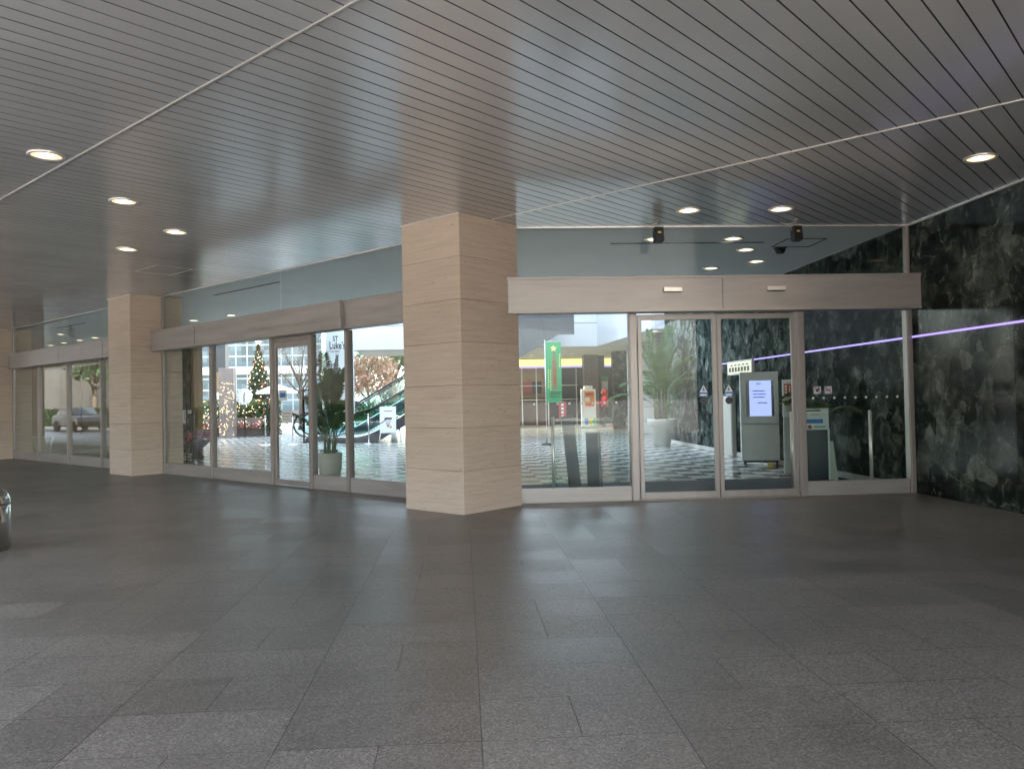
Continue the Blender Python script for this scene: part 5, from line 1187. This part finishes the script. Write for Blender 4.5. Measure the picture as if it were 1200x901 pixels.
b = MB(); b.lathe([(0.001, 2.32), (0.4, 2.18), (0.95, 1.95), (0.95, 1.85), (0.93, 1.85), (0.39, 2.15), (0.001, 2.28)], 8, (0, 0, 0), 0, False); b.build('canopy', M['paper'], e)
# trees and shrubs beyond
tree('bare_tree', (-8.6, 43, 0), 5.0, 2.0, M['leaf_pink'], 'nearly bare tree with a few russet leaves behind the parasol', 260, 0.06, True)
tree('autumn_tree', (-5.1, 43.5, 0), 4.0, 1.6, M['leaf_pink'], 'russet autumn tree behind the escalator rail', 1800, 0.12)
tree('green_tree', (-4.0, 46.0, 0), 6.4, 1.7, M['leaf'], 'rounded green tree above the escalator behind the russet tree', 2200, 0.13)
for i, (x, y, r, z, m_, lb) in enumerate(((-4.6, 38.6, 1.0, 0.9, 'leaf', 'leafy green shrub behind the escalator foot'), (-3.1, 39.2, 1.2, 1.2, 'leaf', 'tall green shrub behind the sloping escalator glass'), (-6.4, 39.8, 0.8, 0.7, 'leaf', 'low green shrub in front of the parked white car'), (-2.6, 41.0, 1.5, 1.9, 'leaf_pink', 'big russet shrub behind the escalator glass'))):
    e = empty('shrub', (x, y, 0), 0, lb, 'shrub', 'shrubs beyond the escalator')
    b = MB(); [b.tube([(0, 0, 0), (0.4*r*math.cos(a), 0.4*r*math.sin(a), z)], [0.03, 0.01], 5) for a in (0, 1.3, 2.5, 3.8, 5.0)]; b.build('stem', M['bark'], e)
    b = MB(); leaves(b, 1300, clumps([((r*0.55*math.cos(q*1.26), r*0.55*math.sin(q*1.26), z*(0.8+0.25*(q % 2))), r*0.6) for q in range(5)]), 0.075); b.build('foliage', M[m_], e)
# parked white car
e = empty('parked_car', (-7.0, 47.0, 0), R(-8), 'white car parked in the plaza beyond the escalator foot', 'car')
b = MB()
def car_body(b):
    prof = [(-2.05, 0.32), (-2.1, 0.62), (-1.95, 0.86), (-1.0, 0.98), (0.0, 1.0), (1.6, 1.0), (2.0, 0.92), (2.1, 0.6), (2.05, 0.32)]
    b.prism(prof, -0.84, 0.84, 0, Matrix.Rotation(PI/2, 4, 'X'))
car_body(b); b.build('body', M['car_white'], e, 0.06, 3)
b = MB(); b.prism([(-1.0, 1.0), (-0.35, 1.46), (1.1, 1.48), (1.75, 1.0)], -0.70, 0.70, 0, Matrix.Rotation(PI/2, 4, 'X')); b.build('cabin', M['car_glass'], e, 0.04, 2)
b = MB(); b.box(-0.38, 1.12, -0.68, 0.68, 1.462, 1.51); b.build('roof', M['car_white'], e, 0.02)
for x in (-1.3, 1.3):
    for y in (-0.80, 0.80):
        b = MB(); b.tube([(x, y-0.1, 0.32), (x, y+0.1, 0.32)], 0.32, 20); w_ = b.build('wheel', M['tyre'], e)
        b = MB(); b.tube([(x, y-0.105, 0.32), (x, y+0.105, 0.32)], 0.19, 16); b.build('rim', M['chrome'], w_)
for y in (-0.6, 0.6):
    b = MB(); b.box(-2.10, -2.0, y-0.16, y+0.16, 0.66, 0.80); b.build('headlight', M['paper'], e, 0.02)
# office buildings
e = empty('office_building', (-15.5, 62, 0), 0, 'pale blue gridded office building with a white band beyond the Christmas tree', 'building', 'office buildings beyond the plaza')
b = MB(); b.box(-9, 5.6, 0, 14, 0, 26); b.build('glazed_wall', M['office'], e)
b = MB(); b.box(-9.1, 5.7, -0.35, 0.0, 3.7, 4.3); b.box(-9.1, 5.7, -0.3, 0.0, 11.0, 11.5); b.build('white_band', M['fascia'], e)
b = MB(); b.box(-9, 5.6, -0.1, 0.0, 0, 0.9); b.build('plinth', M['pinkstone'], e)
e = empty('office_building', (-8.4, 58, 0), R(12), 'teal glazed office tower rising behind the escalator foot', 'building', 'office buildings beyond the plaza')
b = MB(); b.box(-1.6, 2.0, 0, 12, 0, 28); b.build('glazed_wall', M['office2'], e)
b = MB(); [b.box(-1.7, 2.1, -0.12, 0.0, z, z+0.35) for z in (3.2, 6.8, 10.4)]; b.build('floor_band', M['fascia'], e)
# unseen tower added beyond the marble wall to keep sun off the lobby
e = empty('sun_blocker_tower', (9.2, -4, 0), 0, 'tall unseen tower added behind the marble wall to block sun', 'building')
b = MB(); b.box(0, 16, 4, 50, 0, 34); b.build('wall', M['tower'], e)

# ------------------------------------------------------------------ street side, seen only in reflections
e = empty('dark_car', tuple(UV(52, -4.0)), R(135), 'dark saloon car waiting at the kerb outside the canopy', 'car')
b = MB(); car_body(b); b.build('body', M['car_dark'], e, 0.06, 3)
b = MB(); b.prism([(-1.0, 1.0), (-0.35, 1.42), (1.1, 1.42), (1.75, 1.0)], -0.70, 0.70, 0, Matrix.Rotation(PI/2, 4, 'X')); b.build('cabin', M['car_glass'], e, 0.04, 2)
b = MB(); b.box(2.0, 2.12, -0.75, -0.3, 0.68, 0.82); b.box(2.0, 2.12, 0.3, 0.75, 0.68, 0.82); b.build('tail_light', M['tail'], e)
for x in (-1.3, 1.3):
    for y in (-0.80, 0.80):
        b = MB(); b.tube([(x, y-0.1, 0.32), (x, y+0.1, 0.32)], 0.32, 20); b.build('wheel', M['tyre'], e)
e = empty('street_hedge', tuple(UV(40, -8.6)), -PI/4, 'dark clipped hedge along the kerb outside the canopy', 'hedge')
b = MB(); leaves(b, 14000, inbox(-36, 48, -0.6, 0.6, 0.0, 1.3), 0.2); b.build('foliage', M['leaf_dark'], e)
for i, u in enumerate((6, 22, 36, 58, 64, 72)):
    tree('street_tree', tuple(UV(u, -10.6-(i % 3))), 6.5+(i % 3), 2.6, M['leaf_dark'], 'dark street tree outside the canopy', 1200, 0.22, i > 2, 'street trees')
e = empty('street_building', tuple(UV(20, -46)), -PI/4, 'beige office block across the street from the canopy', 'building')
b = MB(); b.box(-80, 34, -12, 0, 0, 16); b.build('wall', M['street_block'], e)

e = empty('street_building', tuple(UV(80, -15)), -PI/4, 'unseen dark block added as reflection backdrop beside the driveway past the canopy', 'building')  # added backdrop, blocks bright sky from the far bay's reflections
b = MB(); b.box(-40, 30, -10, 0, 0, 12); b.build('wall', M['dark_backdrop'], e)

# ------------------------------------------------------------------ camera
yw, pt, rl = R(3.55), R(1.12), R(1.15)
fw = Vector((math.sin(yw)*math.cos(pt), math.cos(yw)*math.cos(pt), math.sin(pt)))
rt0 = Vector((math.cos(yw), -math.sin(yw), 0)); up0 = rt0.cross(fw)
rt = rt0*math.cos(rl) - up0*math.sin(rl); up = up0*math.cos(rl) + rt0*math.sin(rl)
cd = bpy.data.cameras.new('camera'); cam = bpy.data.objects.new('camera', cd); COL.objects.link(cam)
mw = Matrix((rt, up, -fw)).transposed().to_4x4(); mw.translation = Vector((0, 0, 1.35)); cam.matrix_world = mw
cd.sensor_width = 36; cd.lens = 36*936/1200; cd.clip_start = 0.05; cd.clip_end = 1500
sc.camera = cam

# ------------------------------------------------------------------ daylight
SUN_EL, SUN_AZ = R(36), R(100)        # azimuth measured from +Y towards +X: sun stands off to the right, behind the added blocking tower
w = bpy.data.worlds.new('World'); sc.world = w; w.use_nodes = True
nt = w.node_tree; bg = nt.nodes['Background']
sky = nt.nodes.new('ShaderNodeTexSky'); sky.sky_type = 'NISHITA'; sky.sun_disc = False
sky.sun_elevation = SUN_EL; sky.sun_rotation = SUN_AZ; sky.air_density = 1.2; sky.dust_density = 2.0; sky.ozone_density = 1.0
hs = nt.nodes.new('ShaderNodeHueSaturation'); hs.inputs['Saturation'].default_value = 0.5      # thin high cloud whitens the sky
nt.links.new(sky.outputs[0], hs.inputs['Color']); nt.links.new(hs.outputs[0], bg.inputs['Color']); bg.inputs['Strength'].default_value = 0.13
sd = bpy.data.lights.new('sun', 'SUN'); sd.energy = 4.2; sd.angle = R(0.5); sd.color = (1.0, 0.93, 0.84)
so = bpy.data.objects.new('sun', sd); COL.objects.link(so)
dirv = -Vector((math.sin(SUN_AZ)*math.cos(SUN_EL), math.cos(SUN_AZ)*math.cos(SUN_EL), math.sin(SUN_EL)))
so.rotation_euler = dirv.to_track_quat('-Z', 'Y').to_euler()

sc.view_settings.view_transform = 'Standard'; sc.view_settings.look = 'None'
sc.view_settings.exposure = 4.0; sc.view_settings.gamma = 1.0; sc.view_settings.use_curve_mapping = False
sc.cycles.max_bounces = 10; sc.cycles.diffuse_bounces = 5; sc.cycles.glossy_bounces = 5; sc.cycles.transparent_max_bounces = 16
sc.cycles.use_denoising = True; sc.cycles.sample_clamp_indirect = 6.0; sc.cycles.caustics_reflective = False; sc.cycles.caustics_refractive = False
